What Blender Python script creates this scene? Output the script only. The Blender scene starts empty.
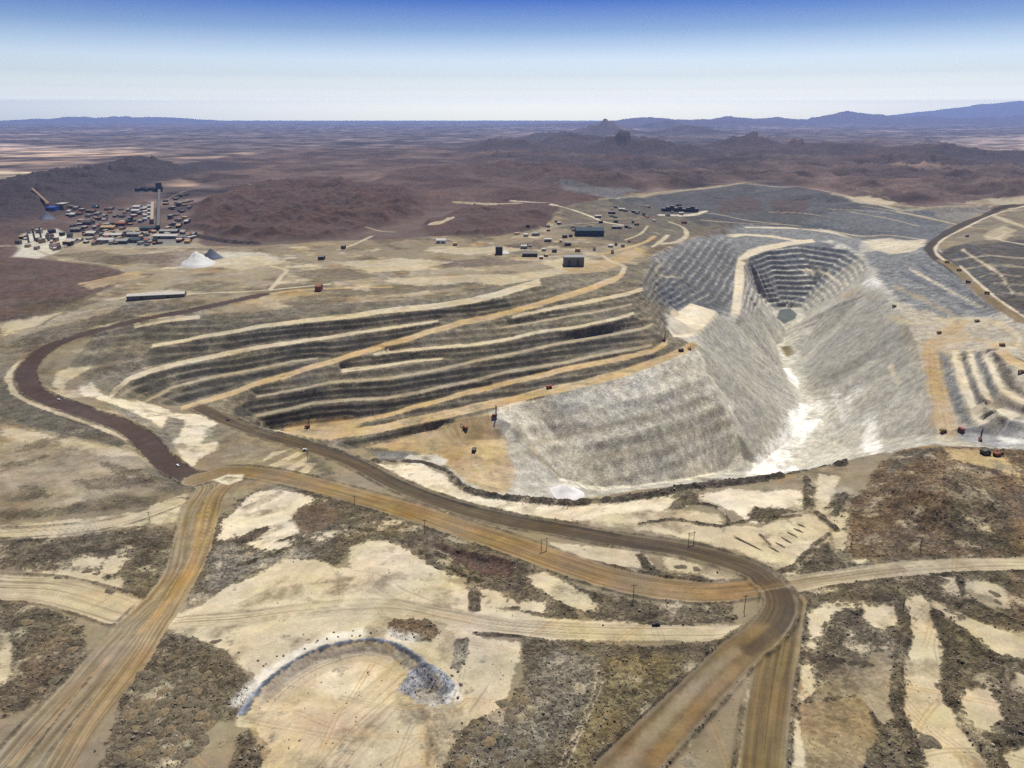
import bpy, bmesh, math, random
import numpy as np
from mathutils import Vector, Matrix
from mathutils.geometry import delaunay_2d_cdt
random.seed(7)
C = bpy.context.scene.collection
# ------------------------------------------------------------------ camera
W, HH, F, HOR, CAMH = 1024, 768, 740.0, 116.6, 400.0
TH = math.atan((384 - HOR) / F)
CT, ST = math.cos(TH), math.sin(TH)
cam = bpy.data.cameras.new('camera'); camo = bpy.data.objects.new('camera', cam); C.objects.link(camo)
camo.location = (0, 0, CAMH); camo.rotation_euler = (math.pi / 2 - TH, 0, 0)
cam.sensor_width = 36; cam.lens = F * 36 / W; cam.clip_start = 1; cam.clip_end = 400000
bpy.context.scene.camera = camo

def ray(px, py):
    cx = (np.asarray(px, float) - 512) / F; cy = -(np.asarray(py, float) - 384) / F
    return cx, CT + cy * ST, -ST + cy * CT
def unproj(px, py, z):
    """ground point seen at a spot of the photograph when its elevation is z"""
    dx, dy, dz = ray(px, py)
    t = (np.asarray(z, float) - CAMH) / dz
    return dx * t, dy * t
def plane_uv(x, y):
    dep = y * CT + CAMH * ST
    return 512 + F * x / dep, 384 - F * (y * ST - CAMH * CT) / dep

# ------------------------------------------------------------------ noise
_r = np.random.RandomState(3)
PERM = _r.permutation(256); PERM = np.concatenate([PERM, PERM, PERM])
_a = np.arange(256) / 256 * 2 * np.pi
GX, GY = np.cos(_a).astype(np.float32), np.sin(_a).astype(np.float32)
def gn(x, y):
    xi = np.floor(x); yi = np.floor(y)
    fx = (x - xi).astype(np.float32); fy = (y - yi).astype(np.float32)
    xi = xi.astype(np.int64) & 255; yi = yi.astype(np.int64) & 255
    ux = fx * fx * fx * (fx * (fx * 6 - 15) + 10); uy = fy * fy * fy * (fy * (fy * 6 - 15) + 10)
    def g(ox, oy):
        h = PERM[PERM[(xi + ox) & 255] + ((yi + oy) & 255)]
        return GX[h] * (fx - ox) + GY[h] * (fy - oy)
    a = g(0, 0); b = g(1, 0); c = g(0, 1); d = g(1, 1)
    a = a + (b - a) * ux; c = c + (d - c) * ux
    return (a + (c - a) * uy) * 1.5
def fbm(x, y, wl, octv=4, seed=0, gain=.5):
    s = 0; a = 1; f = 1 / wl; n = 0
    for i in range(octv):
        s = s + a * gn(x * f + seed * 17.3 + i * 5.1, y * f - seed * 9.7 + i * 3.3); n += a; a *= gain; f *= 2.03
    return s / n
def ridged(x, y, wl, octv=4, seed=0):
    s = 0; a = 1; f = 1 / wl; n = 0
    for i in range(octv):
        s = s + a * (1 - np.abs(gn(x * f + seed * 13.1 + i * 7.7, y * f + seed * 5.9 - i * 2.1)) * 1.6); n += a; a *= .5; f *= 2.1
    return s / n
def sstep(a, b, x):
    t = np.clip((x - a) / (b - a), 0, 1); return t * t * (3 - 2 * t)

# ------------------------------------------------------------------ break lines of the mine survey: (px, py, z)
BL = []            # lists of world points
PT = []
def addline(pts, step=4.0):
    pts = [tuple(map(float, p)) for p in pts]
    for i in range(len(pts) - 1):
        a, b = np.array(pts[i]), np.array(pts[i + 1])
        n = max(1, int(math.hypot(b[0] - a[0], b[1] - a[1]) / step))
        for k in range(n + (i == len(pts) - 2)):
            p = a + (b - a) * k / n
            x, y = unproj(p[0], p[1], p[2]); PT.append((float(x), float(y), p[2]))
STRIPS = []
def strip(key, t0, t1, pts, wid=0):
    """a bench: flat ledge with an upper and a lower edge at the same elevation"""
    n = len(pts) - 1
    up, dn = [], []
    for i, p in enumerate(pts):
        t = t0 + (t1 - t0) * i / max(1, n)
        up.append((p[0], p[1] - t / 2, p[2])); dn.append((p[0], p[1] + t / 2, p[2]))
    addline(up); addline(dn)
    STRIPS.append((key, up, dn))

strip('sand', 3, 4, [(135,327,-22),(160,321,-15),(200,317,-10)])
strip('sand', 3, 7, [(152,346,-40),(212,335,-29),(256,327,-23),(306,321,-20),(351,316,-18),(381,311,-16),(431,306,-16),(471,301,-12),(512,290,-2),(540,282,0)])
strip('sand', 6, 2.5, [(110,396,-64),(118,388,-62),(130,379,-60),(150,371,-58),(187,361,-55),(225,354,-52),(256,348,-50),(306,340,-46),(356,333,-42),(396,327,-39),(438,321,-38)])
strip('dust', 3, 2, [(145,401,-82),(175,387,-79),(212,377,-76),(256,369,-74),(293,361,-73),(318,358,-73)])
strip('ochre', 5, 6, [(180,409,-97),(225,395,-93),(256,384,-88),(306,369,-79),(356,354,-68),(406,339,-55),(456,324,-41),(512,312,-31),(562,297,-20),(594,287,-14),(617,278,-8),(625,271,-4)])
strip('sand', 3, 4, [(512,317,-34),(545,310,-30),(580,303,-26),(627,294,-21),(644,288,-17)])
strip('dust', 2, 2, [(500,328,-49),(545,320,-44),(590,313,-39),(632,304,-33)])
strip('sand', 3, 3, [(374,354.5,-69),(406,350.5,-68),(473,344.5,-66),(512,338,-62),(544,331,-57),(582,326,-53),(610,320,-48),(634,313,-43)])
strip('sand', 4, 2, [(341,371,-87),(381,366,-85),(411,361,-83),(443,358,-81)])
strip('dust', 2.5, 3, [(256,396,-102),(306,388,-98),(331,382,-97),(368,380,-96),(393,377.5,-95),(431,371,-93),(468,362.5,-90),(512,353.5,-84),(552,345,-79),(594,337,-75),(642,329,-70),(654,323,-63)])
strip('dust', 3, 3, [(256,415.5,-124),(293,407.5,-121),(313,402.5,-120),(356,399,-120),(386,398,-119),(418,392.5,-117),(456,384,-113),(512,371,-107),(562,362.5,-101),(612,352.5,-95),(652,344.5,-90)])
strip('ochre', 4, 6, [(361,421,-145),(396,412.5,-138),(431,402.5,-130),(468,392.5,-124),(512,382,-117),(562,370,-107),(612,360,-101),(652,351,-96),(667,342,-94)])
strip('ochre', 8, 8, [(331,435,-151),(384,427.5,-148),(431,417.5,-143),(468,409,-138),(512,400,-132),(547,391,-125),(574,386,-121),(624,373,-111),(667,358,-104),(690,347,-101)])
for l in [
  [(272,430,-150),(310,424,-150),(345,420,-150)],
  [(358,449,-165),(396,439,-163),(441,427,-156),(456,420,-144),(490,415,-138)],
  [(380,456,-170),(430,452,-170),(470,440,-170),(500,440,-172)], [(455,468,-172),(480,482,-173)],
  [(512,425,-153),(530,450,-180),(560,478,-215)],[(505,435,-162),(520,460,-182),(545,482,-205)],
  [(540,417,-155),(600,408,-147),(660,392,-136),(708,376,-140)],
  [(560,441,-194),(600,441,-191),(660,425,-184),(722,404,-190)],
  [(565,485,-245),(600,487,-256),(640,485,-266),(690,478,-285),(725,470,-308)],
  [(700,345,-108),(712,378,-160),(735,410,-222),(737,440,-266),(742,460,-310)],
  [(733,318,-160),(745,355,-215),(765,385,-268)],
  [(750,472,-322),(790,440,-322),(803,405,-320),(793,372,-318),(782,352,-316),(786,330,-312)],
  [(770,322,-312),(772,312,-311),(784,307,-311),(800,310,-311),(806,318,-311),(797,324,-312)],
  [(776,345,-314),(784,372,-318)], [(800,355,-308),(812,395,-314),(828,435,-312),(800,470,-318)],
  # haul ramp at the back of the pit
  [(731,314,-152),(734,290,-138),(736,270,-125),(741,256,-118),(760,247,-113),(790,242,-108),(812,240,-104)],
  [(740,314,-154),(743,290,-140),(744,268,-126),(748,258,-120),(765,250,-115),(792,245,-110),(816,242,-106)],
  [(725,234,-84),(760,235,-92),(800,238.5,-101)],[(745,227,-72),(800,228,-78),(845,236,-90),(860,238,-88)],
  [(760,310,-290),(757,290,-240),(756,270,-165)],
  [(800,303,-290),(815,285,-235),(830,268,-165)],[(770,303,-290),(785,300,-282),(800,302,-285)],
  [(850,250,-102),(865,262,-105),(870,275,-106)],
  [(873,283,-105),(888,300,-112),(905,318,-118),(918,345,-128),(925,380,-145),(933,410,-160),(938,435,-172)],
  [(858,290,-135),(835,305,-185),(815,325,-255)],[(900,350,-170),(870,380,-230),(840,400,-290)],
  [(925,435,-190),(880,440,-245),(850,450,-290)],
  # benches on the right of the pit
  [(924,345,-126),(928,370,-138),(936,400,-152),(946,430,-165)],[(936,345,-126),(940,370,-138),(948,400,-152),(962,430,-165)],
  [(952,350,-112),(958,378,-126),(968,405,-138),(982,425,-146)],[(960,350,-112),(966,378,-126),(977,405,-138),(992,422,-146)],
  [(966,350,-98),(974,375,-110),(986,405,-121),(1012,420,-125),(1060,430,-128)],[(972,350,-98),(981,375,-110),(994,402,-121),(1022,415,-125)],
  [(984,355,-88),(992,375,-96),(1003,394,-104),(1024,405,-108),(1070,412,-108)],[(989,355,-88),(998,375,-96),(1008,390,-104),(1030,400,-108)],
  [(988,348,-74),(1008,362,-78),(1026,374,-80),(1080,395,-80)],[(996,346,-74),(1014,358,-78),(1032,368,-80),(1080,384,-80)],
  [(990,435,-158),(1024,440,-150)],[(940,325,-110),(980,322,-95),(1024,340,-75)],
  [(893,262,-78),(940,290,-88),(985,312,-86)],[(930,250,-58),(945,262,-60),(965,276,-62),(985,295,-64),(1024,324,-66)],[(940,250,-56),(965,270,-58),(985,285,-60),(1034,316,-62)],
  [(975,250,-30),(1024,270,-20),(1070,290,-20)],
  [(1005,208,-40),(960,226,-50),(932,246,-56)],
  # back edge of the pit and the dumps behind
  [(640,282,-8),(655,256,-8),(668,248,-12),(690,240,-32),(715,233,-62)],
  [(672,310,-105),(690,304,-107),(716,312,-116),(705,326,-112),(690,335,-107),(675,335,-104)],[(690,318,-108),(694,324,-109)],[(672,320,-104),(685,312,-106),(700,312,-109),(698,330,-109)],
  [(648,300,-40),(655,320,-62),(660,335,-80)],[(680,349,-103),(690,342,-101)],
  [(640,214,-10),(700,213,-20),(740,222,-56)],[(862,238,-84),(890,236,-76),(926,241,-66)],
  [(745,205,-25),(830,212,-30),(900,222,-45)],[(930,215,-40),(985,210,-38)],
  [(640,197,0),(690,190,8),(745,183,18),(800,187,14),(850,198,4),(900,208,-8),(960,205,-14),(1030,204,-16)],
  [(660,206,-22),(745,198,-22),(830,203,-26)],
  # plateau and foreground
  [(0,300,-15),(100,290,-5),(300,287,0),(450,268,0),(600,250,0)],[(-150,260,0),(0,260,0),(200,250,0),(640,236,0),(640,225,0)],
  [(60,335,-26),(0,340,-35),(-150,340,-35)],[(0,400,-48),(-150,400,-48)],[(30,357,-36),(22,375,-42),(32,389,-47),(65,402,-52),(105,418,-56),(150,447,-60),(185,474,-62)],
  [(256,297,-1),(190,311,-6),(150,318,-12),(100,330,-20),(62,342,-28)],
  [(0,520,-42),(100,520,-45),(180,505,-52)],[(230,478,-62),(300,480,-53),(400,508,-37),(512,545,-20),(610,580,-10),(720,595,-6),(775,592,-5)],
  [(207,412,-97),(256,431,-85),(310,447,-72),(365,466,-57),(410,490,-45),(470,512,-34),(540,528,-26),(620,542,-17),(700,556,-10),(770,588,-5)],
  [(70,440,-46),(100,452,-44),(130,455,-48)],[(205,440,-72),(215,460,-66)],
  [(188,540,-48),(168,590,-37),(110,655,-25),(10,765,-12)],[(-200,768,-12),(-200,600,-28)],[(0,600,-30),(0,680,-20)],
  [(300,768,-2),(512,768,0),(1024,768,0),(1250,768,0)],[(300,640,-12),(512,630,-9),(735,632,-4),(785,600,-4),(900,567,-3),(1024,563,-3),(1250,560,-3)],
  [(1024,650,0),(900,650,0),(600,690,0)],[(850,520,-4),(800,520,-9),(700,535,-12)],
  [(900,520,0),(940,480,9),(1000,500,8),(1024,470,8),(1200,460,8)],[(1100,445,0),(1250,445,0)]]:
    addline(l)
# near rim of the pit and, below its crest, the toe of the hidden near wall
RIM = [(215,411,-96),(256,426,-86),(310,441,-74),(345,451,-66),(371,462,-62),(421,463,-58),(446,472,-52),(463,486,-42),(486,495,-36),(512,497,-34),(562,502,-29),(607,500,-25),(640,490,-23),(690,484,-21),(724,481,-19),(768,476,-16),(800,473,-13),(840,462,-8),(870,455,0),(900,449,8),(930,445,12),(960,446,10),(1000,449,6),(1024,452,5),(1150,455,3)]
addline(RIM)
for i in range(len(RIM)):
    p = RIM[i]; x, y = unproj(p[0], p[1], p[2]); d = math.hypot(x, y)
    tz = -132 if p[0] < 300 else -150 if p[0] < 340 else -165 if p[0] < 520 else (-180 if p[0] < 600 else (-230 if p[0] < 860 else -120))
    if p[0] < 230: continue
    k = 1 + (25 if p[0] < 350 else 85) / d; PT.append((x * k, y * k, (p[2] + tz) / 2 - 6)); k = 1 + (45 if p[0] < 350 else 165 if tz > -240 else 200) / d
    PT.append((x * k, y * k, tz))
for p in [(-200000,-3000),(200000,-3000),(-200000,250000),(200000,250000),(0,250000),(-3000,100),(3000,100),(0,100)]: PT.append((p[0], p[1], 0.))
for d in (5600, 7000, 9000, 14000, 30000):
    for u in range(-400, 1500, 100):
        PT.append((d * (u - 512) / F * 1.06, d, 0.))

# ------------------------------------------------------------------ terrain grid (finer where the ground is far or steep)
def rowlist():
    v = []; y = 120.55
    while y < 1250:
        v.append(y)
        y += .12 if y < 126 else .3 if y < 205 else .12 if y < 258 else .2 if y < 300 else .28 if y < 365 else .5 if y < 480 else .75 if y < 850 else 5
    return np.array(v)
V = rowlist(); U = np.concatenate([np.arange(-900, -60, 6.), np.arange(-60, 1085, 1.12), np.arange(1085, 1930, 6.)])
NV, NU = len(V), len(U)
UU, VV = np.meshgrid(U, V)
X, Y = unproj(UU, VV, 0.0)
def tin():
    P = np.array(PT); key = np.round(P[:, :2], 0)
    _, idx = np.unique(key, axis=0, return_index=True); P = P[idx]
    res = delaunay_2d_cdt([Vector((a, b)) for a, b in P[:, :2] / 1000.0], [], [], 0, 1e-7)
    vz = np.array([P[o[0], 2] for o in res[3]]); vx = np.array([(v.x, v.y) for v in res[0]]) * 1000.0
    Zg = np.zeros((NV, NU))
    pu, pv = plane_uv(vx[:, 0], vx[:, 1])
    front = (vx[:, 1] * CT + CAMH * ST) > 1
    for t in res[2]:
        t = list(t); a, b, c = vx[t[0]], vx[t[1]], vx[t[2]]
        if front[t].all():
            u0, u1, v0, v1 = pu[t].min(), pu[t].max(), pv[t].min(), pv[t].max()
            i0, i1 = np.searchsorted(V, [v0, v1]); j0, j1 = np.searchsorted(U, [u0, u1])
            i0 = max(0, i0 - 1); j0 = max(0, j0 - 1); i1 = min(NV, i1 + 1); j1 = min(NU, j1 + 1)
        else:
            i0, i1, j0, j1 = 0, NV, 0, NU
        if i1 <= i0 or j1 <= j0: continue
        xs = X[i0:i1, j0:j1]; ys = Y[i0:i1, j0:j1]
        den = (b[1] - c[1]) * (a[0] - c[0]) + (c[0] - b[0]) * (a[1] - c[1])
        if abs(den) < 1e-9: continue
        l0 = ((b[1] - c[1]) * (xs - c[0]) + (c[0] - b[0]) * (ys - c[1])) / den
        l1 = ((c[1] - a[1]) * (xs - c[0]) + (a[0] - c[0]) * (ys - c[1])) / den
        l2 = 1 - l0 - l1; m = (l0 >= -1e-6) & (l1 >= -1e-6) & (l2 >= -1e-6)
        zz = l0 * vz[t[0]] + l1 * vz[t[1]] + l2 * vz[t[2]]
        Zg[i0:i1, j0:j1][m] = zz[m]
    return Zg
Z = tin()
D = np.hypot(X, Y)

def zlook(x, y):
    u, v = plane_uv(x, y)
    i = np.clip(np.interp(v, V, np.arange(NV)), 0, NV - 1.001); j = np.clip(np.interp(u, U, np.arange(NU)), 0, NU - 1.001)
    i0 = i.astype(int); j0 = j.astype(int); fi = i - i0; fj = j - j0
    return (Z[i0, j0] * (1 - fi) + Z[i0 + 1, j0] * fi) * (1 - fj) + (Z[i0, j0 + 1] * (1 - fi) + Z[i0 + 1, j0 + 1] * fi) * fj
def hit(px, py):
    """where the sight line of a photograph spot meets the terrain"""
    px = np.atleast_1d(np.asarray(px, float)); py = np.atleast_1d(np.asarray(py, float))
    dx, dy, dz = ray(px, py)
    lo = np.full(px.shape, 300.0); hi = np.full(px.shape, 90000.0)
    for it in range(3):
        s = np.linspace(0, 1, 500)[None, :]
        t = lo[:, None] * (hi / lo)[:, None] ** s
        below = (CAMH + dz[:, None] * t) <= zlook(dx[:, None] * t, dy[:, None] * t)
        below[:, -1] = True
        k = np.maximum(1, below.argmax(1)); r = np.arange(len(px))
        lo, hi = t[r, k - 1], t[r, k]
    t = (lo + hi) / 2
    return dx * t, dy * t, CAMH + dz * t
def pxm(px, py):
    """metres per photograph pixel at a spot"""
    x, y, z = hit(px, py); return float((y[0] * CT + (CAMH - z[0]) * ST) / F)
# ------------------------------------------------------------------ surface survey: what the ground is made of, where
PAL = dict(sand=(.395,.335,.215), sandl=(.49,.425,.295), dust=(.265,.222,.145), tan=(.185,.15,.092), tanl=(.265,.22,.145), ochre=(.36,.262,.13), ochred=(.30,.19,.08),
  rubble=(.076,.062,.037), rubbr=(.105,.074,.042), rubol=(.125,.098,.042), rubgr=(.15,.135,.10), roadd=(.052,.040,.027), roadb=(.15,.107,.050), roadp=(.40,.335,.21), maroon=(.062,.040,.032),
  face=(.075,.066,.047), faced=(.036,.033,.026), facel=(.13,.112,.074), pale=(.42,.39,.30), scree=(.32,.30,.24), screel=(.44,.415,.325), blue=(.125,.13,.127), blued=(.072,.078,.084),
  white=(.64,.62,.55), hill=(.068,.043,.034), hilld=(.040,.031,.030), plain=(.098,.070,.055), plainl=(.33,.23,.14), pond=(.075,.085,.075), slate=(.16,.175,.20), red=(.19,.118,.075))
col = np.zeros((NV, NU, 3), np.float32); rub = np.zeros((NV, NU), np.float32); wall = np.zeros((NV, NU), np.float32); zone = np.zeros((NV, NU), np.int16)
ZN = ['desert_plain', 'mine_ground', 'open_pit', 'pit_benches', 'haul_road', 'dirt_road', 'rubble_ground', 'waste_dump', 'hills', 'quarry_floor']
def sub(u0, u1, v0, v1):
    i0, i1 = np.searchsorted(V, [v0, v1]); j0, j1 = np.searchsorted(U, [u0, u1])
    return slice(max(0, i0 - 1), min(NV, i1 + 1)), slice(max(0, j0 - 1), min(NU, j1 + 1))
def segdist(xs, ys, P, closed):
    n = len(P); best = np.full(xs.shape, 1e18); lat = np.zeros(xs.shape); lon = np.zeros(xs.shape); acc = 0; wk = np.zeros(xs.shape); inside = np.zeros(xs.shape, bool)
    for k in range(n if closed else n - 1):
        a = P[k]; b = P[(k + 1) % n]; dx, dy = b[0] - a[0], b[1] - a[1]; L2 = dx * dx + dy * dy + 1e-9
        t = np.clip(((xs - a[0]) * dx + (ys - a[1]) * dy) / L2, 0, 1)
        qx = xs - a[0] - t * dx; qy = ys - a[1] - t * dy; d = qx * qx + qy * qy
        m = d < best; best = np.where(m, d, best)
        L = math.sqrt(L2)
        if closed:
            if a[1] != b[1]:
                cr = ((a[1] > ys) != (b[1] > ys)) & (xs < (b[0] - a[0]) * (ys - a[1]) / (b[1] - a[1]) + a[0]); inside ^= cr
        else:
            lat = np.where(m, (xs - a[0]) * dy / L - (ys - a[1]) * dx / L, lat); lon = np.where(m, acc + t * L, lon); wk = np.where(m, k + t, wk)
        acc += L
    best = np.sqrt(best)
    if closed: return np.where(inside, best, -best)
    return best, lat, lon, wk
WN = None
def mixin(s, a, key, rb, wl, zn):
    c = np.array(PAL[key] if isinstance(key, str) else key, np.float32)
    col[s] = col[s] + (c - col[s]) * a[..., None]
    if rb is not None: rub[s] += (rb - rub[s]) * a
    if wl is not None: wall[s] += (wl - wall[s]) * a
    if zn is not None: zone[s][a > .5] = ZN.index(zn)
def densify(pts, step=12, closed=True):
    o = []; n = len(pts)
    for i in range(n if closed else n - 1):
        a, b = pts[i], pts[(i + 1) % n]; k = max(1, int(math.hypot(b[0] - a[0], b[1] - a[1]) / step))
        for q in range(k): o.append(tuple(a[e] + (b[e] - a[e]) * q / k for e in range(len(a))))
    if not closed: o.append(tuple(pts[-1]))
    return o
def area(key, pts, rb=0., wl=0., zn=None, soft=1.0, warp=1.6, op=1.0, world=None):
    """an area of one kind of ground, its outline laid on the terrain in metres"""
    if world is None:
        q = densify(pts); x, y, z = hit([p[0] for p in q], [p[1] for p in q])
    else: x, y = world
    u, v = plane_uv(x, y); s = sub(u.min() - 6, u.max() + 6, v.min() - 3, v.max() + 3)
    xs, ys = X[s], Y[s]
    if xs.size == 0: return
    sd = segdist(xs, ys, np.stack([x, y], 1), True); k = D[s] / 740.0
    sd = sd + warp * k * (WN[s] * 2.2)
    a = sstep(-1, 1, sd / (soft * k * 1.3)) * op
    mixin(s, a.astype(np.float32), key, rb, wl, zn); return s, a, sd
def spline(pts, n=6):
    P = [np.array(p, float) for p in pts]; P = [2 * P[0] - P[1]] + P + [2 * P[-1] - P[-2]]; o = []
    for i in range(1, len(P) - 2):
        for k in range(n):
            t = k / n; a, b, c, d = P[i - 1:i + 3]
            o.append(.5 * ((2 * b) + (c - a) * t + (2 * a - 5 * b + 4 * c - d) * t * t + (3 * b - a - 3 * c + d) * t ** 3))
    o.append(P[-2]); return np.array(o)
def road(key, pts, w, key2=None, zn='haul_road', flat=True, berm=1.6, soft=.6, op=1.0, streak=.55, warp=.8, bank=True, rb=0.):
    """a road: centre line (px, py[, width factor]); w metres wide; wheel streaks of a second soil run along it"""
    global Z
    q = spline([(p[0], p[1], p[2] if len(p) > 2 else 1.0) for p in pts]); x, y, z = hit(q[:, 0], q[:, 1])
    for _ in range(6): z[1:-1] = (z[:-2] + z[1:-1] * 2 + z[2:]) / 4
    P = np.stack([x, y], 1); u, v = plane_uv(x, y); mg = 1.2 * w * max(q[:, 2]) / max(300., np.hypot(x, y).min()) * F
    s = sub(u.min() - mg, u.max() + mg, v.min() - mg, v.max() + mg); xs, ys = X[s], Y[s]
    d, lat, lon, wk = segdist(xs, ys, P, False); hw = w / 2 * np.interp(wk, np.arange(len(q)), q[:, 2]); k = D[s] / 740.0
    e = hw - d + warp * k * WN[s] * 2.2
    if flat:
        zr = np.interp(wk, np.arange(len(q)), z); m = 1 - sstep(0, 9, d - hw - 2)
        Z[s] = Z[s] * (1 - m) + zr * m
        if berm: Z[s] += berm * np.exp(-((d - hw - 1.5) / 1.7) ** 2) * (.75 + .6 * gn(xs / 9, ys / 9))
    a = sstep(-1, 1, e / (soft * k)) * op
    if bank and berm:
        ab = np.exp(-((d - hw - 1.8) / 2.2) ** 2) * sstep(-.25, .35, gn(lon / 23, lat / 40 + 3) + .25) * .75
        mixin(s, ab.astype(np.float32), 'rubble', .8, 0, None)
    mixin(s, a.astype(np.float32), key, rb, 0, zn)
    if key2:
        st = gn(lat / (w * .11) + 5, lon / 160) * .7 + gn(lat / (w * .045) + 9, lon / 90 + 4) * .6
        st = sstep(-.5, .5, st) * streak * a
        mixin(s, st.astype(np.float32), key2, None, None, None)
        st = sstep(.12, .5, gn(lat / 1.7 + 3, lon / 140 + 8)) * a * .5 * (np.abs(lat) < hw * .95)
        mixin(s, st.astype(np.float32), 'roadd', None, None, None)
        st = sstep(.7, 1., d / hw) * a * .45; mixin(s, st.astype(np.float32), 'dust' if key != 'maroon' else 'roadd', None, None, None)
WN = (fbm(X, Y, 13, 3, 5, .7) * 1.1 + fbm(X, Y, 55, 2, 6) * 1.0 + fbm(X, Y, 3.6, 2, 7) * .75).astype(np.float32)
far = D > 2600
WN = np.where(far, fbm(X, Y, 160, 3, 8), WN).astype(np.float32)

# --- hills and ranges: displacement in world space
def hillmask(pts, soft=25.):
    x, y, z = hit([p[0] for p in pts], [p[1] for p in pts]); u, v = plane_uv(x, y); s = sub(u.min() - 60, u.max() + 60, v.min() - 8, v.max() + 8)
    sd = segdist(X[s], Y[s], np.stack([x, y], 1), True); return s, sstep(0, 1, .5 + sd / (soft * D[s] / 740.0 * 2))
def hills(pts, amp, wl, seed, soft=25., base=0.):
    s, m = hillmask(pts, soft); h = ridged(X[s], Y[s], wl, 4, seed); h = np.clip(h - .15, 0, 2)
    Z[s] += m * (amp * h ** 1.3 + base); return s, m
def ridge(pts, w, seed, rug=.6, wl=300):
    q = spline([(p[0], p[1], p[2]) for p in pts]); x, y = unproj(q[:, 0], q[:, 1], 0.0); u, v = plane_uv(x, y); mg = 3 * w / np.hypot(x, y).min() * F + 20
    s = sub(u.min() - mg, u.max() + mg, v.min() - 20, v.max() + 25)
    d, lat, lon, wk = segdist(X[s], Y[s], np.stack([x, y], 1), False); h = np.interp(wk, np.arange(len(q)), q[:, 2])
    g = np.clip(1 - d / (w * 2.2), 0, 1) ** 1.35
    Z[s] += h * g * (1 - rug * .5 + rug * (ridged(X[s], Y[s], wl, 4, seed) - .45) * 1.4); return s, np.clip(g * 3, 0, 1)

col[:] = PAL['plain']
t = fbm(X, Y, 3200, 4, 21) + .35 * fbm(X, Y, 700, 3, 23)
a = sstep(.12, .5, t) * sstep(3500, 6000, D); col += (np.array(PAL['plainl'], np.float32) - col) * (a * .55)[..., None].astype(np.float32)
a = sstep(.05, .4, -t) * sstep(2500, 6000, D); col += (np.array(PAL['hilld'], np.float32) - col) * (a * .8)[..., None].astype(np.float32)
Z += (fbm(X, Y, 1400, 4, 31) * 22 * sstep(2800, 5000, D)).astype(float)
area('plainl', [(-900,150),(0,157),(50,157),(130,156),(160,152),(130,147),(60,148),(0,143),(-900,138)], soft=6, op=.8)
area('dust', [(-900,176),(0,186),(30,182),(48,176),(30,172),(0,171),(-900,165)], soft=4, op=.8)
area('plainl', [(860,150),(940,140),(1024,135),(1170,132),(1170,150),(1024,152),(940,156)], soft=8, op=.6)
area('plainl', [(20,172),(90,176),(130,183),(200,180),(195,186),(110,190),(60,184)], soft=4, op=.35)
a = sstep(7000, 15000, D); col += (np.array((.105,.085,.078), np.float32) * (col.mean(-1, keepdims=True) / .09) - col) * (a * .75)[..., None].astype(np.float32)  # aerial haze put into the soil colour: greyer and cooler with range
t = fbm(X, Y, 520, 3, 24, .6) * sstep(2600, 4500, D)
col *= np.clip(1 + t * 2.3, .35, 2.3)[..., None].astype(np.float32)
def hz(key, m, zn='hills', op=1.):
    s, a = m; a = (np.clip(a * 1.6, 0, 1) * op).astype(np.float32); mixin(s, a, key, .3, 0, zn)
hz('hill', hills([(190,232),(200,205),(240,192),(330,186),(400,190),(420,205),(405,222),(330,238),(250,242)], 75, 420, 2, 14), op=.95)
hz('hill', hills([(430,236),(425,225),(470,208),(520,203),(560,206),(572,216),(540,230),(480,238)], 45, 420, 3, 8), op=.8)
hz('hill', hills([(-900,262),(-900,195),(0,200),(50,190),(130,196),(150,205),(110,208),(60,225),(40,228),(10,245),(0,262)], 30, 500, 4, 12), op=.6)
LATE = lambda: hz('hill', hills([(-100,305),(-60,262),(20,258),(60,262),(110,268),(132,277),(105,290),(70,305),(30,318),(0,322),(-100,325)], 10, 160, 5, 8), op=.9)
hz('hill', hills([(330,190),(420,170),(560,168),(640,190),(640,205),(560,202),(470,206),(420,215)], 60, 700, 6, 15), op=.7)
hz('hill', hills([(480,172),(470,150),(560,135),(700,150),(860,160),(1024,170),(1170,172),(1170,202),(1024,196),(900,205),(800,184),(745,180),(680,187),(640,190),(560,185)], 75, 420, 7, 12), op=.4)
hz('hilld', hills([(700,165),(740,150),(850,146),(1024,150),(1170,152),(1170,180),(1024,178),(850,172)], 34, 330, 8, 10), op=.35)
hz('hill', hills([(180,165),(300,150),(470,148),(480,170),(330,186),(240,190)], 50, 1100, 9, 10), op=.5)
hz('hilld', ridge([(-80,215,60),(0,203,60),(25,194,75),(50,190,95),(75,184,105),(100,180,100),(122,177,95),(145,172,120),(160,171,60),(178,170,20)], 330, 4, .8, 260))
for pts, w, sd_ in [([(600,155.5,60),(612,155,150),(622,155,250),(633,155,160),(660,156,60)], 420, 16), ([(556,149,40),(568,148,150),(578,147.5,210),(590,148,120),(606,149,40)], 420, 15), ([(500,152,30),(520,151,110),(545,151,40)], 380, 17), ([(640,158,40),(655,157,120),(672,158,50)], 360, 22), ([(588,134.5,60),(600,134,260),(607,133.8,400),(616,134,160)], 560, 19), ([(676,134,60),(688,133.5,260),(697,133.5,200),(706,134,60)], 620, 18), ([(540,141,40),(556,140,150),(572,141,60)], 520, 23), ([(720,152,40),(740,150,150),(765,150,90),(790,152,30)], 520, 24),
  ([(655,128.5,100),(667,128,360),(680,128.4,120)], 900, 25), ([(800,156,40),(830,155,120),(870,156,60)], 480, 26), ([(900,160,40),(940,158,110),(985,160,40)], 440, 27), ([(480,146,20),(500,145,90),(520,146,20)], 500, 28)]: hz('hilld', ridge(pts, w, sd_, .5, w * 1.1), op=.75)
rs = np.random.RandomState(21)
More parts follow.
